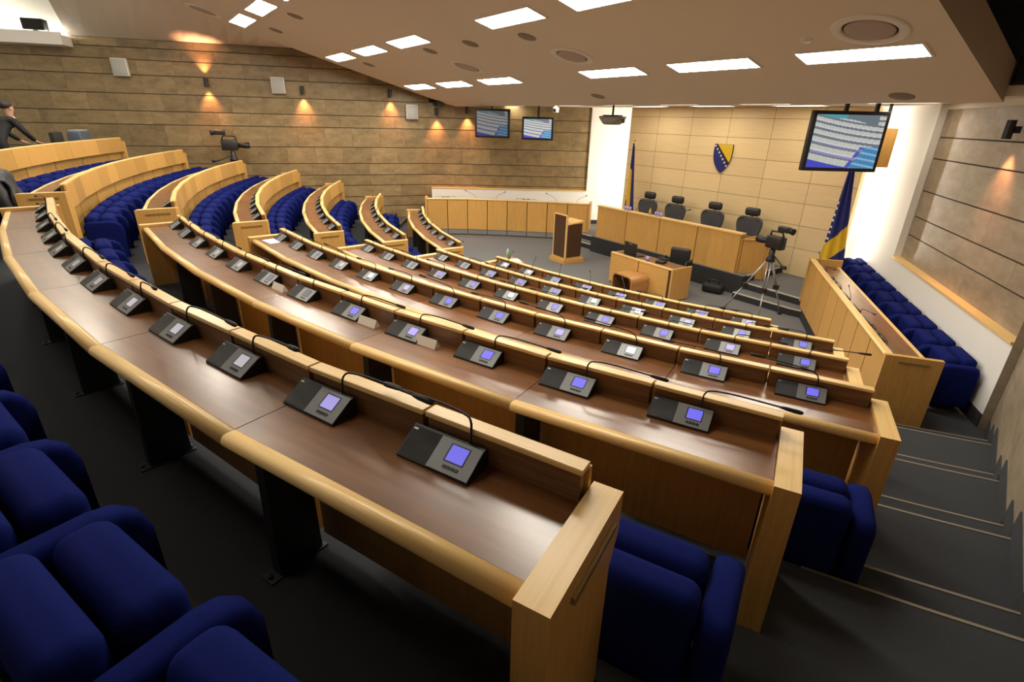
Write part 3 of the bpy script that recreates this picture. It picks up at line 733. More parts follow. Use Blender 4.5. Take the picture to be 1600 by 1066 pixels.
# ------------------------------------------------------------------ hanging screens
def tv_colors(nx, ny, seed):
    out = []
    for j in range(ny):
        for i in range(nx):
            x = (i + .5) / nx; y = 1 - (j + .5) / ny
            q = y + .30 * x - .10 * x * x            # height measured along the rising tiers
            f = 7.6 * (q / 1.15) ** 1.55; fr = f % 1.; low = max(0., 1. - q * 1.6)
            if q > 1.02 - .02 * math.sin(9 * x) and x < .9: c = (.08, .30, .36) if x < .45 else (.14, .17, .20)
            elif fr < .22: c = (.16 + .2 * low, .18 + .12 * low, .20 + .5 * low)
            elif fr < .36: c = (.62, .60, .72)
            elif fr < .86: c = (.46 + .06 * ((int(x * 18) % 2)), .50, .45)
            else: c = (.12, .16, .18)
            if q < .16: c = (.05, .06, .48)
            e = x - (.62 + .42 * y)
            if e > 0 and y < .42: c = (.05, .22, .42) if int((y * 26 + x * 6)) % 3 else (.25, .42, .58)
            elif e > -.06 and y < .40 and .25 < fr < .95: c = (.07, .08, .46)
            out.append(c)
    return out
def hang_tv(label, a, b, zt, zb, polez, gain=1., pole2=False):
    """a,b: (u,v) of the picture's two upper corners as the room sees them from the seats"""
    A = P(*a); B = P(*b); w = (B - A).length; ce = (A + B) / 2; d = (B - A).normalized(); rz = math.atan2(d.y, d.x); h = zt - zb
    t = thing('hanging_screen', label, 'screen', (ce.x, ce.y, zb), rz, 'hanging screens')
    place('screen_housing', rbox_mesh('screen_housing', (w, .11, h), .012, BLACKP, 2, (0, .06, h / 2)), t)
    mb = MB(); nx, ny = 112, 84; bz = .055; cols = tv_colors(nx, ny, 1)
    for j in range(ny):
        for i in range(nx):
            x0 = -w / 2 + bz + (w - 2 * bz) * i / nx; x1 = -w / 2 + bz + (w - 2 * bz) * (i + 1) / nx; z0 = bz + (h - 2 * bz) * (1 - (j + 1) / ny); z1 = bz + (h - 2 * bz) * (1 - j / ny)
            mb.face([(x0, .002, z0), (x1, .002, z0), (x1, .002, z1), (x0, .002, z1)], None, 0, tuple(c * gain for c in cols[j * nx + i]))
    mb.build('picture', TVE, t)
    for px in ((-.02,) if not pole2 else (-.05, w * .36)):
        mb = MB(); mb.box((px - .025, .10, h * .5), (px + .025, .15, polez - zb)); mb.build('ceiling_pole', BLACKP, t)
    mb = MB(); mb.box((-w * .2, .115, h * .25), (w * .2, .16, h * .75)); mb.build('mount_plate', BLACKP, t)
    return t
hang_tv('large hanging screen showing rows of seats, over the side bench', (4.47, 9.6), (5.18, 8.66), 3.735, 2.84, 3.885, 1.15, True)
hang_tv('darker hanging screen beside a sconce, over the curved side bench', (-5.0, 10.0), (-4.28, 9.28), 3.755, 2.98, 3.90, .5)
hang_tv('smaller bright hanging screen before the stone wall', (-4.42, 8.73), (-3.6, 8.21), 3.57, 2.945, 3.885, 1.35)
t = thing('wooden_speaker_box', 'tan wooden box hanging behind the large screen', 'speaker', P(4.83, 7.85, 2.88), -.9)
mb = MB(); mb.box((-.17, -.15, 0), (.17, .15, .62)); mb.build('cabinet', OAK, t); mb = MB(); mb.box((-.02, -.02, .62), (.02, .02, 1.02)); mb.build('ceiling_pole', BLACKP, t)
# projector
t = thing('projector', 'grey projector hanging from the ceiling step before the white column', 'projector', P(.15, 9.62, 3.42), .35)
place('projector_body', rbox_mesh('projector_body', (.56, .42, .17), .06, plain('projector_grey', (.22, .20, .18), .5), 4, (0, 0, .1), taper=lambda co: setattr(co, 'x', co.x * (1 - .5 * (co.z < 0)))), t)
mb = MB(); mb.tube([(0, 0, .18), (0, 0, .45)], .022, 0, 10); mb.build('ceiling_pole', BLACKP, t)
mb = MB(); mb.tube([(.28, -.08, .1), (.31, -.08, .1)], .05, 0, 14); mb.build('lens', BLACKP, t)
place('top_plate', rbox_mesh('top_plate', (.36, .26, .03), .01, BLACKP, 2, (0, 0, .195)), t)
# small cameras at the ceiling
t = thing('security_camera', 'small white boxy camera under the ceiling beside the smaller screen', 'camera', P(-3.35, 8.35, 3.72), .6)
place('camera_body', rbox_mesh('camera_body', (.13, .2, .14), .02, WHITEP, 2, (0, 0, .04)), t); mb = MB(); mb.tube([(0, -.09, .03), (0, -.135, .03)], .04, 0, 12); mb.build('lens', BLACKP, t); mb = MB(); mb.box((-.02, -.02, .1), (.02, .02, .165)); mb.build('mount', WHITEP, t)
t = thing('security_camera', 'black camera tucked under the ceiling edge at the stone wall corner', 'camera', P(-6.75, 10.25, 3.83), .3)
place('camera_body', rbox_mesh('camera_body', (.18, .28, .16), .03, BLACKP, 2, (0, 0, .06)), t); mb = MB(); mb.tube([(0, -.13, .05), (0, -.2, .05)], .05, 0, 12); mb.build('lens', BLACKP, t)
t = thing('ceiling_loudspeaker', 'black box in the dark ceiling recess over the stairs', 'speaker', P(7.02, 9.60, 3.99), 0)
place('speaker_cabinet', rbox_mesh('speaker_cabinet', (.5, .4, .30), .02, RUBBER, 2, (0, 0, .16)), t)
t = thing('ledge_projector', 'black projector standing on the white ledge beside the cove glow', 'projector', P(-9.52, 19.63, 5.20), math.atan2(LN.y, LN.x) - PI / 2)
place('projector_body', rbox_mesh('projector_body', (.44, .28, .24), .02, RUBBER, 2, (0, 0, .14)), t)
mb = MB(); mb.box((-.05, -.05, 0), (.05, .05, .03)); mb.build('projector_foot', RUBBER, t)

# ------------------------------------------------------------------ emblem and flags
t = thing('wall_emblem_shield', 'blue and yellow shield with a diagonal row of white stars on maple wall', 'emblem', P(.81, 6.325, 2.37), 0)
def shield_poly():
    L_ = [(-.265, .67), (-.262, .45), (-.235, .30), (-.18, .17), (-.09, .06), (.0, .0)]
    return L_
SHL = [(-.255, .675), (-.262, .50), (-.25, .36), (-.215, .25), (-.15, .14), (-.07, .05), (0, 0)]
SHR = [(.07, .05), (.15, .14), (.215, .25), (.25, .36), (.262, .50), (.255, .675)]
SH = SHL + SHR
mb = MB(); mb.extrude([(x, 0, z) for x, z in SH], (0, 0, 0), (0, -.03, 0)); mb.build('shield', FBLUE, t)
mb = MB(); Y = [(-.17, .672), (.252, .672), (.259, .50), (.248, .36), (.215, .255)]
mb.extrude([(x, -.03, z) for x, z in Y], (0, 0, 0), (0, -.006, 0)); mb.build('yellow_field', FYEL, t)
mb = MB(); mb.extrude([(-.215, -.03, .672), (-.172, -.03, .672), (.214, -.03, .258), (.19, -.03, .218)], (0, 0, 0), (0, -.008, 0)); mb.build('diagonal_line', RUBBER, t)
def star(cx, cz, r): 
    return [(cx + (r if i % 2 == 0 else r * .42) * math.sin(PI * i / 5), cz + (r if i % 2 == 0 else r * .42) * math.cos(PI * i / 5)) for i in range(10)]
for i in range(7):
    f = i / 6; mb = MB(); mb.extrude([(x, -.03, z) for x, z in star(-.222 + .375 * f, .63 - .455 * f, .033)], (0, 0, 0), (0, -.006, 0)); mb.build('star', FWHITE, t)

def flag(label, loc, h, w, colf, lean_x=0., rz=0.):
    t = thing('flag', label, 'flag', loc, rz, 'furled flags by the maple wall')
    mb = MB(); mb.tube([(0, 0, .02), (lean_x, 0, h)], .014, 0, 8); mb.build('flag_pole', OAKR, t)
    mb = MB(); mb.lathe([(.17, 0), (.17, .02), (.05, .05), (.02, .10), (.0001, .1)], n=20); mb.build('flag_base', BRASS, t)
    mb = MB(); mb.lathe([(.0001, .09), (.018, .06), (.026, .03), (.012, 0)], (lean_x, 0, h), 10); mb.build('finial', BRASS, t)
    mb = MB(); nx, nz = 56, 110
    def pt(i, j):
        x = i / nx; y = j / nz; zt = h - .03; zb = .18
        ww = w * (.18 + .82 * min(1, (1 - y) * 1.25 + .02)) * (1 if y < .97 else .7)
        px = lean_x * y + (x - .32) * ww; fold = .035 * math.sin(x * 15 + 2 * y) * (1 - .55 * y)
        return Vector((px, -.03 + fold - .02 * x, zb + (zt - zb) * y - .10 * x * (1 - y)))
    for i in range(nx):
        for j in range(nz):
            mb.face([pt(i, j), pt(i + 1, j), pt(i + 1, j + 1), pt(i, j + 1)], None, colf((i + .5) / nx, (j + .5) / nz), 1., True)
    mb.build('flag_cloth', [FBLUE, FYEL, FWHITE], t)
def colL(x, y):
    if y < .22 - .25 * (x - .5): return 0
    if x < .55 - .55 * max(0, y - .62) * 2: 
        return 1 if y < .74 - .1 * x else 0
    if abs(x - (.50 - .25 * (y - .6))) < .05 and y > .66 and int(y * 40) % 3 == 0: return 2
    return 0
def colR(x, y):
    if .30 + .22 * x > y > .12 + .22 * x: return 1
    if x < .12 and .3 < y < .7 and int(y * 60) % 3 == 0: return 2
    return 0
flag('blue and yellow flag hanging on a pole beside the white column', P(-1.72, 6.78, .435), 2.55, .40, colL)
flag('blue flag with yellow band on a pole under the large screen', P(4.02, 6.75, .29), 2.66, .50, colR)

# ------------------------------------------------------------------ presidium bench on the dais
t = thing('presidium_bench', 'long oak presidium bench on the dais below the shield', 'desk', P(.42, 7.5, .435))
o0 = t.location.copy()
def L2(p): return p - o0
us = [-1.84, -.75, .42, 1.53, 2.64]
us = [-1.84 + i * (2.64 + 1.84) / 4 for i in range(5)]
for i in range(4):
    mb = MB(); g = .012
    for q in range(3):
        a = us[i] + g + (us[i + 1] - us[i] - 2 * g) * q / 3; b = us[i] + g + (us[i + 1] - us[i] - 2 * g) * (q + 1) / 3
        mb.box(L2(P(a, 7.88, .33)), L2(P(b, 7.84, 1.285))) if False else None
        lo = (a, -7.88, .31); hi = (b, -7.84, 1.285)
        ou = random.uniform(0, 9); tn = random.uniform(.93, 1.05)
        lo = Vector(lo) - o0; hi = Vector(hi) - o0; mb.box(lo, hi, 0, tn)
    mb.build('front_panel', OAK, t)
mb = MB(); mb.box(Vector((-1.80, -7.83, .44)) - o0, Vector((2.60, -7.80, 1.28)) - o0); mb.build('backing_board', WALD, t)
mb = MB(); mb.box(Vector((-1.86, -7.90, 1.287)) - o0, Vector((2.66, -7.72, 1.32)) - o0); mb.build('top_cap', OAKR, t)
mb = MB(); mb.box(Vector((-1.84, -7.79, 1.14)) - o0, Vector((2.64, -7.22, 1.175)) - o0); mb.build('worktop', WALNUT, t)
for u in (-1.86, 2.62):
    mb = MB(); mb.box(Vector((u, -7.83, .436)) - o0, Vector((u + .04, -7.2, 1.2)) - o0); mb.build('end_panel', OAK, t)
mb = MB(); M = Matrix.Translation(P(2.68, 7.80, 0) - o0) @ Matrix.Rotation(math.radians(52), 4, 'Z')
mb.box((0, 0, .30), (.62, .04, 1.17), M=M); mb.box((-.01, -.02, 1.171), (.63, .07, 1.20), M=M); mb.build('side_return', OAK, t)

def exec_chair(label, loc, rz):
    t = thing('executive_chair', label, 'chair', loc, rz, 'executive chairs behind the presidium bench')
    bm = bmesh.new(); prof = [(.17, .50), (.22, .58), (.27, .72), (.315, .88), (.315, .98), (.27, 1.05), (.17, 1.08)]
    me = bpy.data.meshes.new('backrest')
    mb = MB(); F = []; Bk = []
    rows = []
    for w, z in prof:
        rows.append([Vector((w * math.sin(a) if abs(a) < 9 else 0, .06 - .07 * math.cos(a * .9) + .10 * (z - .52) * -.35, z)) for a in [(-1 + 2 * i / 8) * PI / 2 for i in range(9)]])
    for j in range(len(rows) - 1):
        for i in range(8): mb.face([rows[j][i], rows[j][i + 1], rows[j + 1][i + 1], rows[j + 1][i]], None, 0, 1., True)
    back = [[p + Vector((0, -.07, 0)) * 1 for p in r] for r in rows]
    o = mb.build('back_cushion', GREYL, t); sol = o.modifiers.new('thick', 'SOLIDIFY'); sol.thickness = .06; sol.offset = 0; o.modifiers.new('sub', 'SUBSURF').render_levels = 1
    place('headrest', rbox_mesh('headrest', (.36, .13, .19), .062, LEATHER, 5, (0, -.05, 1.19)), t)
    mb = MB(); mb.tube([(0, -.05, 1.08), (0, -.06, 1.16)], .025, 0, 8); mb.build('headrest_post', BLACKP, t)
    place('seat', rbox_mesh('seat', (.5, .48, .1), .045, LEATHER, 3, (0, .22, .47)), t)
    for s in (-1, 1):
        mb = MB(); mb.tube([(s * .27, .05, .46), (s * .29, .08, .66), (s * .28, .34, .68)], .022, 0, 8); mb.build('armrest', BLACKP, t)
    mb = MB(); mb.tube([(0, .2, .05), (0, .2, .43)], .03, 0, 10)
    for k in range(5):
        a = 2 * PI * k / 5; mb.tube([(0, .2, .09), (.28 * math.cos(a), .2 + .28 * math.sin(a), .035)], [.03, .022], 0, 6)
    mb.build('swivel_base', BLACKP, t)
for (u, v), w in zip(((-.98, 6.78), (-.03, 6.78), (1.12, 6.78), (2.13, 6.78)), ('standing closest to the flag and white column', 'second from the white column', 'third from the white column', 'closest to the television camera')):
    exec_chair('grey executive chair with black headrest, ' + w, P(u, v, .435), PI + .08)

for (u, v), nm in (((-.70, 7.62), 'between the first two chairs from the column'), ((.62, 7.62), 'between the second and third chairs')):
    t = thing('desk_microphone', 'slim gooseneck microphone on the presidium bench ' + nm, 'microphone', P(u, v, 1.176), 0, 'gooseneck microphones on the presidium bench')
    mb = MB(); mb.lathe([(.0001, 0), (.05, 0), (.045, .02), (.0001, .022)], n=14); mb.build('microphone_base', BLACKP, t)
    mb = MB(); mb.tube([(0, 0, .02), (.03, .02, .16), (.14, .10, .30), (.24, .16, .36)], .006, 0, 6); mb.build('gooseneck', RUBBER, t)
    mb = MB(); mb.tube([(.23, .155, .354), (.30, .20, .385)], .012, 0, 8); mb.build('microphone_head', RUBBER, t)
# glasses and bottle on the bench
def glass_thing(name, label, loc, mat, h, r, group=None, cap=None):
    t = thing(name, label, 'bottle' if 'bottle' in name else 'glass', loc, 0, group)
    mb = MB()
    if 'bottle' in name: mb.lathe([(.0001, 0), (r, 0), (r, h * .55), (r * .9, h * .65), (r * .35, h * .85), (r * .35, h)], n=14)
    else: mb.lathe([(.0001, 0), (r * .85, 0), (r, h), (r * .92, h), (r * .8, .006), (.0001, .006)], n=14)
    mb.build('bottle_body' if 'bottle' in name else 'glass_body', mat, t)
    if cap: mb = MB(); mb.lathe([(r * .4, h - .02), (r * .4, h + .005), (.0001, h + .006)], n=10); mb.build('bottle_cap', cap, t)
PURP = plain('purple_glass', (.35, .33, .75), .15)
i = 0
for bu, nm in ((-.88, 'before the chair by the furled flag'), (.17, 'before the second chair from the column')):
    for q in range(3):
        glass_thing('drinking_glass', f'{ORD[q]} of three violet-tinted glasses on the presidium bench {nm}', P(bu + q * .09, 7.80, 1.32), PURP, .10, .032, 'violet glasses on the presidium bench')
glass_thing('bottle', 'small amber bottle beside the violet glasses on the presidium bench', P(-.02, 7.80, 1.32), plain('amber', (.5, .35, .12), .2), .17, .034)

# ------------------------------------------------------------------ curved side bench on the far side and straight one by the stairs
def side_bench(label, pts, inward, npan, zt=1.16, zl=.29, end=None, dev=()):
    """pts: (u,v) along the front face, in order; inward: +1 / -1 side of the seats"""
    Q = [P(*p) for p in pts]; cum = [0]
    for i in range(len(Q) - 1): cum.append(cum[-1] + (Q[i + 1] - Q[i]).length)
    Lt = cum[-1]
    def at(s, off, z):
        s = max(0, min(Lt, s))
        for i in range(len(Q) - 1):
            if s <= cum[i + 1] + 1e-9:
                d = (Q[i + 1] - Q[i]).normalized(); p = Q[i].lerp(Q[i + 1], (s - cum[i]) / (cum[i + 1] - cum[i])); break
        # blended normal at corners
        nrm = Vector((-d.y, d.x, 0)) * inward
        return p + nrm * off + Vector((0, 0, z))
    mid = at(Lt / 2, .2, zl); t = thing('side_bench', label, 'desk', mid)
    def A(s, o, z): return at(s, o, z) - mid
    for i in range(npan):
        s0 = Lt * i / npan + .012; s1 = Lt * (i + 1) / npan - .012; mb = MB(); tn = random.uniform(.94, 1.05)
        n2 = 2
        for q in range(n2):
            a = s0 + (s1 - s0) * q / n2; b = s0 + (s1 - s0) * (q + 1) / n2
            pr = [(0, .20), (0, zt - .045), (.03, zt - .045), (.03, .20)]
            mb.sweep([[A(a, o, z) for o, z in pr], [A(b, o, z) for o, z in pr]], 0, tone=tn * random.uniform(.97, 1.03), vert=True, s0=random.uniform(0, 9), cap=True)
        mb.build('front_panel', OAK, t)
        mb = MB(); pr = [(.03, .04), (.03, .198), (.05, .198), (.05, .04)]
        mb.sweep([[A(s0, o, z) for o, z in pr], [A(s1, o, z) for o, z in pr]], 0); mb.build('kick_plate', ALU, t)
        mb = MB(); pr = [(-.012, zt - .04), (-.018, zt - .018), (.0, zt), (.07, zt), (.085, zt - .015), (.085, zt - .044)]
        mb.sweep([[A(s0 - .010, o, z) for o, z in pr], [A(s1 + .010, o, z) for o, z in pr]], 0, tone=tn, s0=random.uniform(0, 9)); mb.build('top_rail', OAKR, t)
    N = 16
    for nm, pr, mt in (('backing_board', [(.055, .0), (.055, zt - .05), (.075, zt - .05), (.075, .0)], WALD), ('worktop', [(.08, zt - .155), (.08, zt - .12), (.46, zt - .12), (.46, zt - .155)], WALNUT), ('edge_rail', [(.462, zt - .165), (.462, zt - .118), (.51, zt - .118), (.52, zt - .14), (.505, zt - .168)], OAKR)):
        mb = MB(); mb.sweep([[A(Lt * i / N, o, z) for o, z in pr] for i in range(N + 1)], 0, s0=random.uniform(0, 9)); mb.build(nm, mt, t)
    for s, w in ((0, -1), (Lt, 1)):
        mb = MB(); pr = [(-.02, zl + .0), (-.02, zt + .005), (.54, zt - .09) if False else (.54, zt + .005), (.54, zl)]
        e0 = [A(s, o, z) for o, z in pr]; dd = (Q[-1] - Q[-2]).normalized() if w > 0 else (Q[0] - Q[1]).normalized()
        e1 = [p + dd * .06 for p in e0]; mb.sweep([e0, e1], 0, vert=False); ep = mb.build('end_panel', OAK, t)
        mb = MB(); mid_ = [(.12, zt - .075), (.12, zt - .055), (.42, zt - .055), (.42, zt - .075)]
        e0 = [A(s, o, z) + dd * .058 for o, z in mid_]; e1 = [p + dd * .012 for p in e0]; mb.sweep([e0, e1], 0); mb.build('handle', BRASS, ep)
    return t, at, Lt, Q
LDP = [(-2.95, 7.2), (-3.72, 7.86), (-4.65, 8.86), (-5.63, 10.02), (-6.2, 11.05)]
tb, at, Lt, Q = side_bench('curved oak side bench of eight panels below the stone wall', LDP, -1, 8)
def seat_dir(Q, s, Lt): pass
for i in range(8):
    s = Lt * (i + .45) / 8; p = at(s, .20, 1.041); p2 = at(s, .10, 1.041); d = p2 - p; rz = math.atan2(d.y, d.x) - PI / 2
    make_unit(f'discussion unit, {ORD[i]} from the presidium on the curved side bench', 'discussion units on the curved side bench', p, rz, 'd', 'UuRL'[i % 4], False)
RDP = [(7.06, 11.90), (4.30, 8.10)]
tb2, at2, Lt2, Q2 = side_bench('straight oak side bench along the white wall by the stairs', RDP, -1, 8)
for i in range(8):
    s = Lt2 * (i + .45) / 8; p = at2(s, .21, 1.041); p2 = at2(s, .10, 1.041); d = p2 - p; rz = math.atan2(d.y, d.x) - PI / 2
    make_unit(f'discussion unit, {ORD[i]} from the stairs on the straight side bench', 'discussion units on the straight side bench', p, rz, 'd', 'RLlr'[i % 4], False)
# chairs against the white wall
for i in range(9):
    s = .30 + i * .622
    base = P(7.72, 10.71) - (RDv * s) ; loc = base + RN * .05 + Vector((0, 0, .288)); fx = RN
    rz = math.atan2(fx.y, fx.x) - PI / 2
    make_chair(f'blue tip-up chair against the white wall, {ORD[i]} from the stairs', 'blue tip-up chairs against the white wall', loc, rz, (-1, 1) if i == 8 else (-1,))

# ------------------------------------------------------------------ arena furniture
# lectern
t = thing('lectern', 'dark walnut lectern with pale oak edges on the arena floor', 'lectern', P(-1.42, 9.24, 0), -.06)
mb = MB(); mb.box((-.32, -.40, 0), (.32, .27, .11)); mb.box((-.29, -.37, .11), (.29, .24, .15)); mb.build('plinth', OAK, t)
mb = MB(); mb.box((-.25, -.335, .15), (.25, -.31, 1.24)); mb.build('front_panel', DARKW, t)
for s in (-1, 1):
    mb = MB(); mb.box((s * .255 - (.012 if s > 0 else .012), -.30, .15), (s * .255 + .012, .19, 1.02)); mb.build('side_panel', DARKW, t)
for s in (-1, 1):
    mb = MB(); mb.box((s * .262 - .012, -.345, .15), (s * .262 + .016, -.30, 1.25)); mb.build('edge_trim', OAKR, t)
mb = MB(); mb.box((-.275, -.345, 1.24), (.275, -.30, 1.265)); mb.build('top_trim', OAKR, t)
mb = MB(); M = Matrix.Translation((0, -.02, 1.05)) @ Matrix.Rotation(.12, 4, 'X'); mb.box((-.28, -.27, -.012), (.28, .25, .012), M=M); mb.build('reading_top', OAKR, t)
# bent plywood cube tables
def cube_table(label, loc, rz, w=.62, dp=.48, h=.46):
    t = thing('cube_table', label, 'table', loc, rz, 'bent plywood cube tables')
    r = .12; th = .03; o = []; i_ = []
    for cx, cz_, a0 in ((w / 2 - r, h - r, 0), (-w / 2 + r, h - r, 90), (-w / 2 + r, r, 180), (w / 2 - r, r, 270)):
        for k in range(7):
            a = math.radians(a0 + 15 * k); o.append((cx + r * math.cos(a), cz_ + r * math.sin(a))); i_.append((cx + (r - th) * math.cos(a), cz_ + (r - th) * math.sin(a)))
    mb = MB(); n = len(o)
    for k in range(n):
        j = (k + 1) % n; u0 = k * .07; A = lambda p, y: Vector((p[0], y, p[1]))
        mb.face([A(o[k], -dp / 2), A(o[j], -dp / 2), A(o[j], dp / 2), A(o[k], dp / 2)], [(0, u0), (0, u0 + .07), (dp, u0 + .07), (dp, u0)], 0, 1., False)
        mb.face([A(i_[k], -dp / 2), A(i_[k], dp / 2), A(i_[j], dp / 2), A(i_[j], -dp / 2)], None, 1)
        for y in (-dp / 2, dp / 2): mb.face([A(o[k], y), A(i_[k], y), A(i_[j], y), A(o[j], y)], None, 0)
    mb.build('plywood_shell', [grained('bent_plywood' + label[:3], (.36, .16, .05), (.50, .25, .09), .3, 1, 16), WALD], t)
cube_table('round-cornered plywood cube table before the clerk desk', P(1.52, 10.02, 0), -.08)
cube_table('plywood cube table with two bottles behind the lowest desk', P(-.82, 11.62, 0), -.12, .72, .46, .45)
glass_thing('bottle', 'clear water bottle with blue cap on the plywood cube table', P(-1.06, 11.50, .45), GLASSB, .24, .034, None, plain('blue_cap', (.05, .07, .4), .4))
glass_thing('bottle', 'green water bottle on the plywood cube table', P(-.86, 11.60, .45), GLASSG, .22, .034, None, GLASSG)
t = thing('document_box', 'white box lying on the plywood cube table', 'box', P(-.56, 11.62, .451), -.3)
place('box_body', rbox_mesh('box_body', (.3, .2, .05), .006, PAPER, 1, (0, 0, .026)), t)
# clerk desk
t = thing('clerk_desk', 'low oak clerk desk with laptop in front of the presidium', 'desk', P(1.5, 9.45, 0), -.03)
for x0, x1 in ((-.86, -.02), (.0, .84)):
    mb = MB(); mb.box((x0, -.30, .03), (x1 - .01, -.27, .69)); mb.build('front_panel', OAK, t)
mb = MB(); mb.box((-.88, -.31, .692), (.90, -.245, .722)); mb.build('front_rail', OAKR, t)
mb = MB(); mb.box((-.87, -.25, .655), (.88, .28, .685)); mb.build('worktop', WALD, t)
mb = MB(); mb.box((-.90, -.29, 0), (-.87, .28, .70)); mb.build('side_panel', OAK, t)
mb = MB(); mb.box((.90, -.30, .02), (.94, .30, .722)); mb.build('side_panel', OAK, t)
mb = MB(); mb.box((.845, -.295, .03), (.90, -.275, .66)); mb.build('corner_post', DARKW, t)
t = thing('laptop', 'black open laptop seen from behind on the clerk desk', 'laptop', P(1.02, 9.48, .688), -.12)
place('lid', rbox_mesh('lid', (.42, .018, .30), .008, BLACKP, 2, (0, -.06, .155)), t); place('keyboard_base', rbox_mesh('keyboard_base', (.42, .25, .022), .008, BLACKP, 2, (0, .07, .012)), t)
mb = MB(); mb.box((-.06, -.0712, .262), (.06, -.0695, .276)); mb.build('badge', ALU, t)
t = thing('paper_cup', 'small blue and white cup on the clerk desk rail', 'cup', P(1.55, 9.55, .688), 0); mb = MB(); mb.lathe([(.0001, 0), (.03, 0), (.04, .09), (.036, .09), (.028, .005), (.0001, .005)], n=14); mb.build('cup_body', PURP, t)
t = thing('desk_telephone', 'black telephone on the clerk desk', 'telephone', P(1.82, 9.42, .686), .2)
place('phone_base', rbox_mesh('phone_base', (.2, .2, .06), .02, BLACKP, 2, (0, 0, .03)), t); place('handset', rbox_mesh('handset', (.2, .05, .04), .018, BLACKP, 2, (0, .05, .09)), t)
t = thing('office_chair', 'black leather office chair behind the clerk desk', 'chair', P(1.80, 8.86, 0), PI + .3)
place('backrest', rbox_mesh('backrest', (.46, .12, .44), .055, LEATHER, 4, (0, -.18, .70)), t); place('seat', rbox_mesh('seat', (.5, .48, .12), .05, LEATHER, 3, (0, .05, .47)), t)
for s in (-1, 1): mb = MB(); mb.tube([(s * .28, -.12, .5), (s * .30, -.1, .70), (s * .29, .2, .70), (s * .28, .24, .5)], .02, 0, 8); mb.build('armrest', BLACKP, t)
mb = MB(); mb.tube([(0, 0, .06), (0, 0, .42)], .03, 0, 10)
for k in range(5): a = 2 * PI * k / 5; mb.tube([(0, 0, .10), (.3 * math.cos(a), .3 * math.sin(a), .035)], [.03, .02], 0, 6)
mb.build('swivel_base', BLACKP, t)
t = thing('equipment_bag', 'black equipment bag on the floor at the foot of the dais', 'bag', P(2.45, 8.28, 0), .3)
place('bag_body', rbox_mesh('bag_body', (.46, .26, .20), .07, RUBBER, 4, (0, 0, .10)), t)
mb = MB(); mb.tube([(-.13, 0, .19), (-.10, -.02, .27), (0, -.03, .30), (.10, -.02, .27), (.13, 0, .19)], .014, 0, 8); mb.build('bag_handle', BLACKP, t)

# television camera on a tripod
def tv_camera(label, loc, rz, h, scale=1., tally=True, legs=((.0, -.5), (.45, .3), (-.45, .3))):
    t = thing('television_camera', label, 'camera', loc, rz, 'television cameras'); t.scale = (scale,) * 3
    for lx, ly in legs:
        mb = MB(); a = Vector((lx, ly, .02)); top = Vector((lx * .08, ly * .08, h)); mid = a.lerp(top, .5); sd = Vector((-(ly), lx, 0)).normalized() * .022
        mb.tube([a, mid], .011, 0, 8); mb.tube([mid + sd, top + sd], .011, 0, 8); mb.tube([mid - sd, top - sd], .011, 0, 8); lg = mb.build('leg', ALU, t)
        mb = MB(); mb.lathe([(.0001, 0), (.035, 0), (.03, .04), (.0001, .05)], (lx, ly, 0), 10); mb.build('rubber_foot', RUBBER, lg)
        mb = MB(); M = Matrix.Translation(mid); mb.box((-.035, -.03, -.035), (.035, .03, .035), M=M); mb.build('leg_lock', BLACKP, lg)
    mb = MB(); mb.lathe([(.0001, -.02), (.07, -.02), (.07, .02), (.045, .06), (.05, .16), (.03, .18), (.0001, .18)], (0, 0, h), 14); mb.build('fluid_head', BLACKP, t)
    z = h + .18
    place('camera_body', rbox_mesh('camera_body', (.30, .13, .20), .02, BLACKP, 2, (.03, 0, z + .11)), t)
    mb = MB(); mb.tube([(-.12, 0, z + .10), (-.20, 0, z + .10), (-.21, 0, z + .10), (-.33, 0, z + .10)], [.045, .045, .055, .06], 0, 16); ln = mb.build('lens', BLACKP, t)
    mb = MB(); mb.tube([(-.325, 0, z + .10), (-.335, 0, z + .10)], .05, 0, 16); mb.build('front_glass', plain('lens_glass', (.02, .02, .03), .1), ln)
    mb = MB(); mb.tube([(-.10, 0, z + .21), (-.09, 0, z + .27), (.12, 0, z + .28), (.16, 0, z + .21)], .014, 0, 8); mb.build('top_handle', BLACKP, t)
    place('viewfinder', rbox_mesh('viewfinder', (.20, .10, .09), .02, BLACKP, 3, (.17, -.03, z + .34)), t)
    mb = MB(); mb.tube([(.26, -.03, z + .34), (.34, -.03, z + .33)], [.04, .05], 0, 12); mb.build('eyecup', RUBBER, t)
    if tally: place('tally_lamp', rbox_mesh('tally_lamp', (.03, .03, .03), .008, emit('tally_red', (.9, .12, .2), 1.), 1, (.06, -.03, z + .35)), t)
    mb = MB(); mb.tube([(.05, 0, h + .08), (.25, -.05, h + .0), (.40, -.08, h - .05)], .011, 0, 8); ph = mb.build('pan_bar', BLACKP, t)
    place('zoom_control', rbox_mesh('zoom_control', (.1, .05, .05), .012, BLACKP, 2, (.36, -.1, h - .02)), ph)
    mb = MB(); mb.tube([(-.12, .03, z + .05), (-.16, .03, z - .2), (-.13, .02, z - .45), (-.05, .0, z - .55)], .006, 0, 6); mb.build('cable', plain('brown_cable', (.22, .09, .04), .6), t)
    return t
tv_camera('television camera on a silver tripod beside the dais steps', P(3.85, 8.75, 0), -.25, .93, 1.2, legs=((-.38, -.40), (.27, -.29), (.10, .36)))
tv_camera('television camera standing against the stone wall at the end of a desk', P(-8.33, 16.0, 1.41), -1.75, .60, 1.4, legs=((.0, -.2), (.17, .13), (-.17, .13)), tally=False)
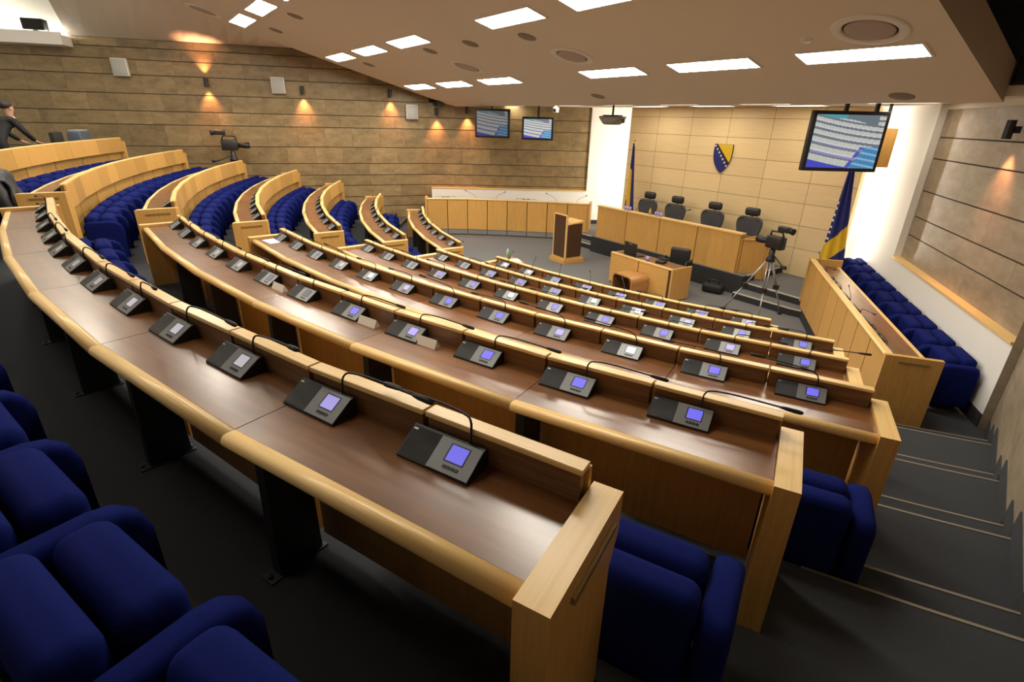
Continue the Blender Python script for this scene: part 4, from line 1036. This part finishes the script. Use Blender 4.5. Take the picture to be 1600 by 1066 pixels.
mb = MB(); mb.tube([P(4.2, 8.95, .006), P(4.5, 9.4, .006), P(5.0, 9.6, .006), P(5.35, 10.2, .006), P(5.4, 10.9, .006)], .006, 0, 6); tag(mb.build('cable', RED), 'red cable lying on the carpet beside the tripod', 'cable')

# ------------------------------------------------------------------ loose things on the desks
def nameplate(label, k, px, b):
    loc, rz = frame(k, -.24, b, ZZ[k] + .0005, JN[k])
    mb = MB(); pr = [(-.028, 0), (0, .055), (.028, 0)]
    mb.sweep([[Vector((x, y, z)) for y, z in pr] for x in (-.09, .09)], 0); o = mb.build('name_plate', PAPER, None, loc, rz); tag(o, label, 'name plate', 'white name plates')
for i, (u, v) in enumerate(((4.50, 17.71), (5.63, 17.34), (6.15, 17.12))):
    nameplate('white folded name plate, ' + ('the one furthest from the stairs' if i == 0 else 'the middle of three' if i == 1 else 'the one closest to the stairs') + ', on the second highest desk', 2, 0, math.atan2(u, v))
loc, rz = frame(3, -.16, math.atan2(1.22, 17.02), ZZ[3] + .001, JN[3])
mb = MB(); mb.box((-.15, -.10, 0), (.15, .11, .003)); tag(mb.build('paper_sheet', PAPER, None, loc, rz + .1), 'white sheet of paper on the aisle end of the third highest desk', 'paper')

# things on the topmost desk
def on_f0(b, dr): p, rz = frame(0, dr, b, ZZ[0] + .001, JF[0]); return p, rz
p, rz = on_f0(-.338, -.17); t = thing('equipment_case', 'blue-grey equipment case on the topmost desk by the stone wall', 'case', p, rz)
place('case_body', rbox_mesh('case_body', (.52, .26, .30), .03, BOXM, 3, (0, 0, .151)), t); place('case_lid', rbox_mesh('case_lid', (.44, .20, .03), .012, plain('case_top', (.25, .28, .30), .4), 2, (0, 0, .312)), t)
mb = MB(); mb.tube([(-.1, -.13, .18), (-.1, -.17, .18), (.1, -.17, .18), (.1, -.13, .18)], .012, 0, 8); mb.build('case_handle', BLACKP, t)
p, rz = on_f0(-.285, -.22); t = thing('monitor', 'small black monitor on the topmost desk beside the standing person', 'monitor', p, rz)
place('monitor_housing', rbox_mesh('monitor_housing', (.40, .10, .26), .02, RUBBER, 2, (0, 0, .18)), t); place('monitor_foot', rbox_mesh('monitor_foot', (.24, .16, .05), .012, RUBBER, 2, (0, .0, .026)), t)

# ------------------------------------------------------------------ person in a dark suit
def skin_obj(name, verts, edges, radii, mat, parent, root=0, lv=2):
    me = bpy.data.meshes.new(name); me.from_pydata([tuple(v) for v in verts], edges, []); me.materials.append(mat)
    o = bpy.data.objects.new(name, me); C.objects.link(o); o.parent = parent
    sk = o.modifiers.new('skin', 'SKIN'); sk.use_smooth_shade = True
    layer = me.skin_vertices[0] if me.skin_vertices else None
    for i, r in enumerate(radii):
        layer.data[i].radius = r if isinstance(r, tuple) else (r, r)
        layer.data[i].use_root = (i == root)
    s = o.modifiers.new('sub', 'SUBSURF'); s.levels = lv; s.render_levels = lv
    return o
pr_ = thing('person', 'person in a black suit and white shirt standing behind the topmost desk', 'person', P(-6.02, 20.45, 1.99), .70)
# local: y forward (towards the stage), x to their right-hand side
V = [(0, -.10, .92), (0, .0, 1.06), (0, .12, 1.19), (0, .21, 1.29), (0, .25, 1.34),
     (.10, -.10, .88), (.11, -.04, .48), (.11, -.08, .08), (.11, .06, .04),
     (-.10, -.10, .88), (-.11, -.04, .48), (-.11, -.08, .08), (-.11, .06, .04),
     (.17, .19, 1.26), (.25, .28, 1.05), (.20, .46, .875),
     (-.17, .19, 1.26), (-.26, .27, 1.04), (-.22, .46, .875)]
Ed = [(0, 1), (1, 2), (2, 3), (3, 4), (0, 5), (5, 6), (6, 7), (7, 8), (0, 9), (9, 10), (10, 11), (11, 12), (3, 13), (13, 14), (14, 15), (3, 16), (16, 17), (17, 18)]
Rr = [(.16, .12), (.155, .115), (.175, .12), (.15, .10), (.07, .07), .095, .072, .05, .045, .095, .072, .05, .045, .075, .055, .042, .075, .055, .042]
body = skin_obj('suit_jacket_and_trousers', V, Ed, Rr, SUIT, pr_); body.name = 'body'
HO = Vector((0, .235, -.165))
hd = skin_obj('head', [Vector(p) + HO for p in [(0, .03, 1.46), (0, .035, 1.53), (0, .045, 1.60), (0, .05, 1.68), (0, .045, 1.745), (0, .115, 1.635), (0, .135, 1.62)]], [(0, 1), (1, 2), (2, 3), (3, 4), (2, 5), (5, 6)], [.055, .055, (.070, .082), (.076, .092), (.060, .075), .02, .012], SKIN, body)
for s in (-1, 1):
    mb = MB(); mb.lathe([(.0001, -.012), (.010, -.006), (.012, 0), (.010, .006), (.0001, .012)], (s * .032, .363, 1.50), 10); mb.build('eye', RUBBER, hd)
    place('ear', rbox_mesh('ear', (.018, .035, .06), .008, SKIN, 2, (s * .083, .275, 1.485)), hd)
mb = MB(); mb.tube([(-.026, .363, 1.423), (0, .369, 1.421), (.026, .363, 1.423)], .006, 0, 6); mb.build('mouth', plain('lips', (.35, .12, .10), .5), hd)
place('hair', rbox_mesh('hair', (.182, .205, .15), .068, plain('dark_hair', (.02, .013, .010), .6), 4, (0, .235, 1.555)), body)
mb = MB(); mb.face([(-.045, .335, 1.305), (.045, .335, 1.305), (.012, .235, 1.085), (-.012, .235, 1.085)]); mb.face([(-.05, .30, 1.345), (.05, .30, 1.345), (.045, .335, 1.305), (-.045, .335, 1.305)]); sh = mb.build('shirt', PAPER, body); sm_ = sh.modifiers.new('thick', 'SOLIDIFY'); sm_.thickness = .02
for (hx, hy, hz_), s in (((.20, .46, .875), 1), ((-.22, .46, .875), -1)):
    vs = [Vector((hx, hy, hz_)), Vector((hx, hy + .05, hz_ - .03)), Vector((hx, hy + .09, hz_ - .045))]; es = [(0, 1), (1, 2)]; rs = [.026, (.036, .020), (.038, .018)]
    for f in range(4):
        x = hx + (-.027 + .018 * f); n0 = len(vs); ln = (.032, .04, .037, .028)[f]
        vs += [Vector((x, hy + .11, hz_ - .052)), Vector((x, hy + .11 + ln, hz_ - .062)), Vector((x, hy + .11 + ln * 1.7, hz_ - .075))]; es += [(2, n0), (n0, n0 + 1), (n0 + 1, n0 + 2)]; rs += [.0105, .009, .0075]
    n0 = len(vs); vs += [Vector((hx - s * .04, hy + .055, hz_ - .04)), Vector((hx - s * .055, hy + .10, hz_ - .06))]; es += [(1, n0), (n0, n0 + 1)]; rs += [.011, .009]
    skin_obj('hand', vs, es, rs, SKIN, body, 0, 1)

# dark coat draped over a high-backed chair drawn up in the aisle
cl_ = pol(19.92, -.032, FF[1]); crz = -.03 + PI
t = thing('office_chair', 'black high-backed chair under the dark grey coat by the aisle', 'chair', cl_, -.03)
place('backrest', rbox_mesh('backrest', (.46, .10, .50), .045, LEATHER, 4, (0, -.03, .76)), t); place('seat', rbox_mesh('seat', (.46, .40, .1), .04, LEATHER, 3, (0, .17, .46)), t)
mb = MB(); mb.tube([(0, .16, .05), (0, .16, .42)], .03, 0, 10)
for k in range(5): a = 2 * PI * k / 5; mb.tube([(0, .16, .09), (.22 * math.cos(a), .16 + .22 * math.sin(a), .03)], [.03, .02], 0, 6)
mb.build('swivel_base', BLACKP, t)
ct = thing('draped_coat', 'dark grey coat draped over the high-backed chair by the aisle', 'coat', cl_, -.03)
mb = MB(); nx, nz = 26, 30
def cpt(i, j):
    x = i / nx * 2 - 1; y = j / nz * 2 - 1         # y<0 in front of the back, y>0 behind it
    a = abs(y); top = 1.045 - .10 * x * x - .03 * abs(x)
    z = top - .62 * max(0, a - .12) ** 1.05; off = (.085 + .07 * min(1, a * 1.4)) * (1 if y > 0 else -1) * min(1, a / .14)
    fold = .018 * math.sin(9 * x + 4 * y) + .010 * math.sin(21 * x - 3 * y) + .010 * math.sin(13 * y + 5 * x)
    return Vector((x * (.27 + .07 * a) + .012 * math.sin(7 * y), -.03 - off - fold * (1 if y > 0 else -1), z + .010 * math.sin(15 * x + 2 * y)))
for i in range(nx):
    for j in range(nz): mb.face([cpt(i, j), cpt(i + 1, j), cpt(i + 1, j + 1), cpt(i, j + 1)], None, 0, 1., True)
o = mb.build('coat_cloth', COATM, ct); s_ = o.modifiers.new('thick', 'SOLIDIFY'); s_.thickness = .025; s_.offset = 1
mb = MB(); mb.tube([(.25, -.02, .96), (.31, .02, .80), (.33, .05, .60), (.30, .10, .42)], [.06, .075, .065, .055], 0, 12); mb.build('sleeve', COATM, ct)

# ------------------------------------------------------------------ camera and world
sc = bpy.context.scene
cam = bpy.data.cameras.new('camera'); cam.sensor_width = 36; cam.lens = 36 * 807.1 / 1600; cam.clip_end = 200; cam.clip_start = .05
co = bpy.data.objects.new('camera', cam); C.objects.link(co)
fwd = Vector((-.7468, .5347, -.3955)).normalized(); right = fwd.cross(Vector((0, 0, 1))).normalized(); up = right.cross(fwd)
ro = .02389; r2 = math.cos(ro) * right + math.sin(ro) * up; u2 = -math.sin(ro) * right + math.cos(ro) * up
co.matrix_world = Matrix(((r2.x, u2.x, -fwd.x, 8.95), (r2.y, u2.y, -fwd.y, -18.48), (r2.z, u2.z, -fwd.z, 3.51), (0, 0, 0, 1)))
sc.camera = co
w = bpy.data.worlds.new('world'); sc.world = w; w.use_nodes = True; w.node_tree.nodes['Background'].inputs['Color'].default_value = (.02, .018, .016, 1); w.node_tree.nodes['Background'].inputs['Strength'].default_value = .3
vs_ = sc.view_settings; vs_.view_transform = 'Standard'; vs_.look = 'None'; vs_.gamma = 1; vs_.exposure = 0.; vs_.use_curve_mapping = False
sc.cycles.use_denoising = True
sc.cycles.max_bounces = 6; sc.cycles.diffuse_bounces = 4; sc.cycles.glossy_bounces = 3; sc.cycles.sample_clamp_indirect = 6
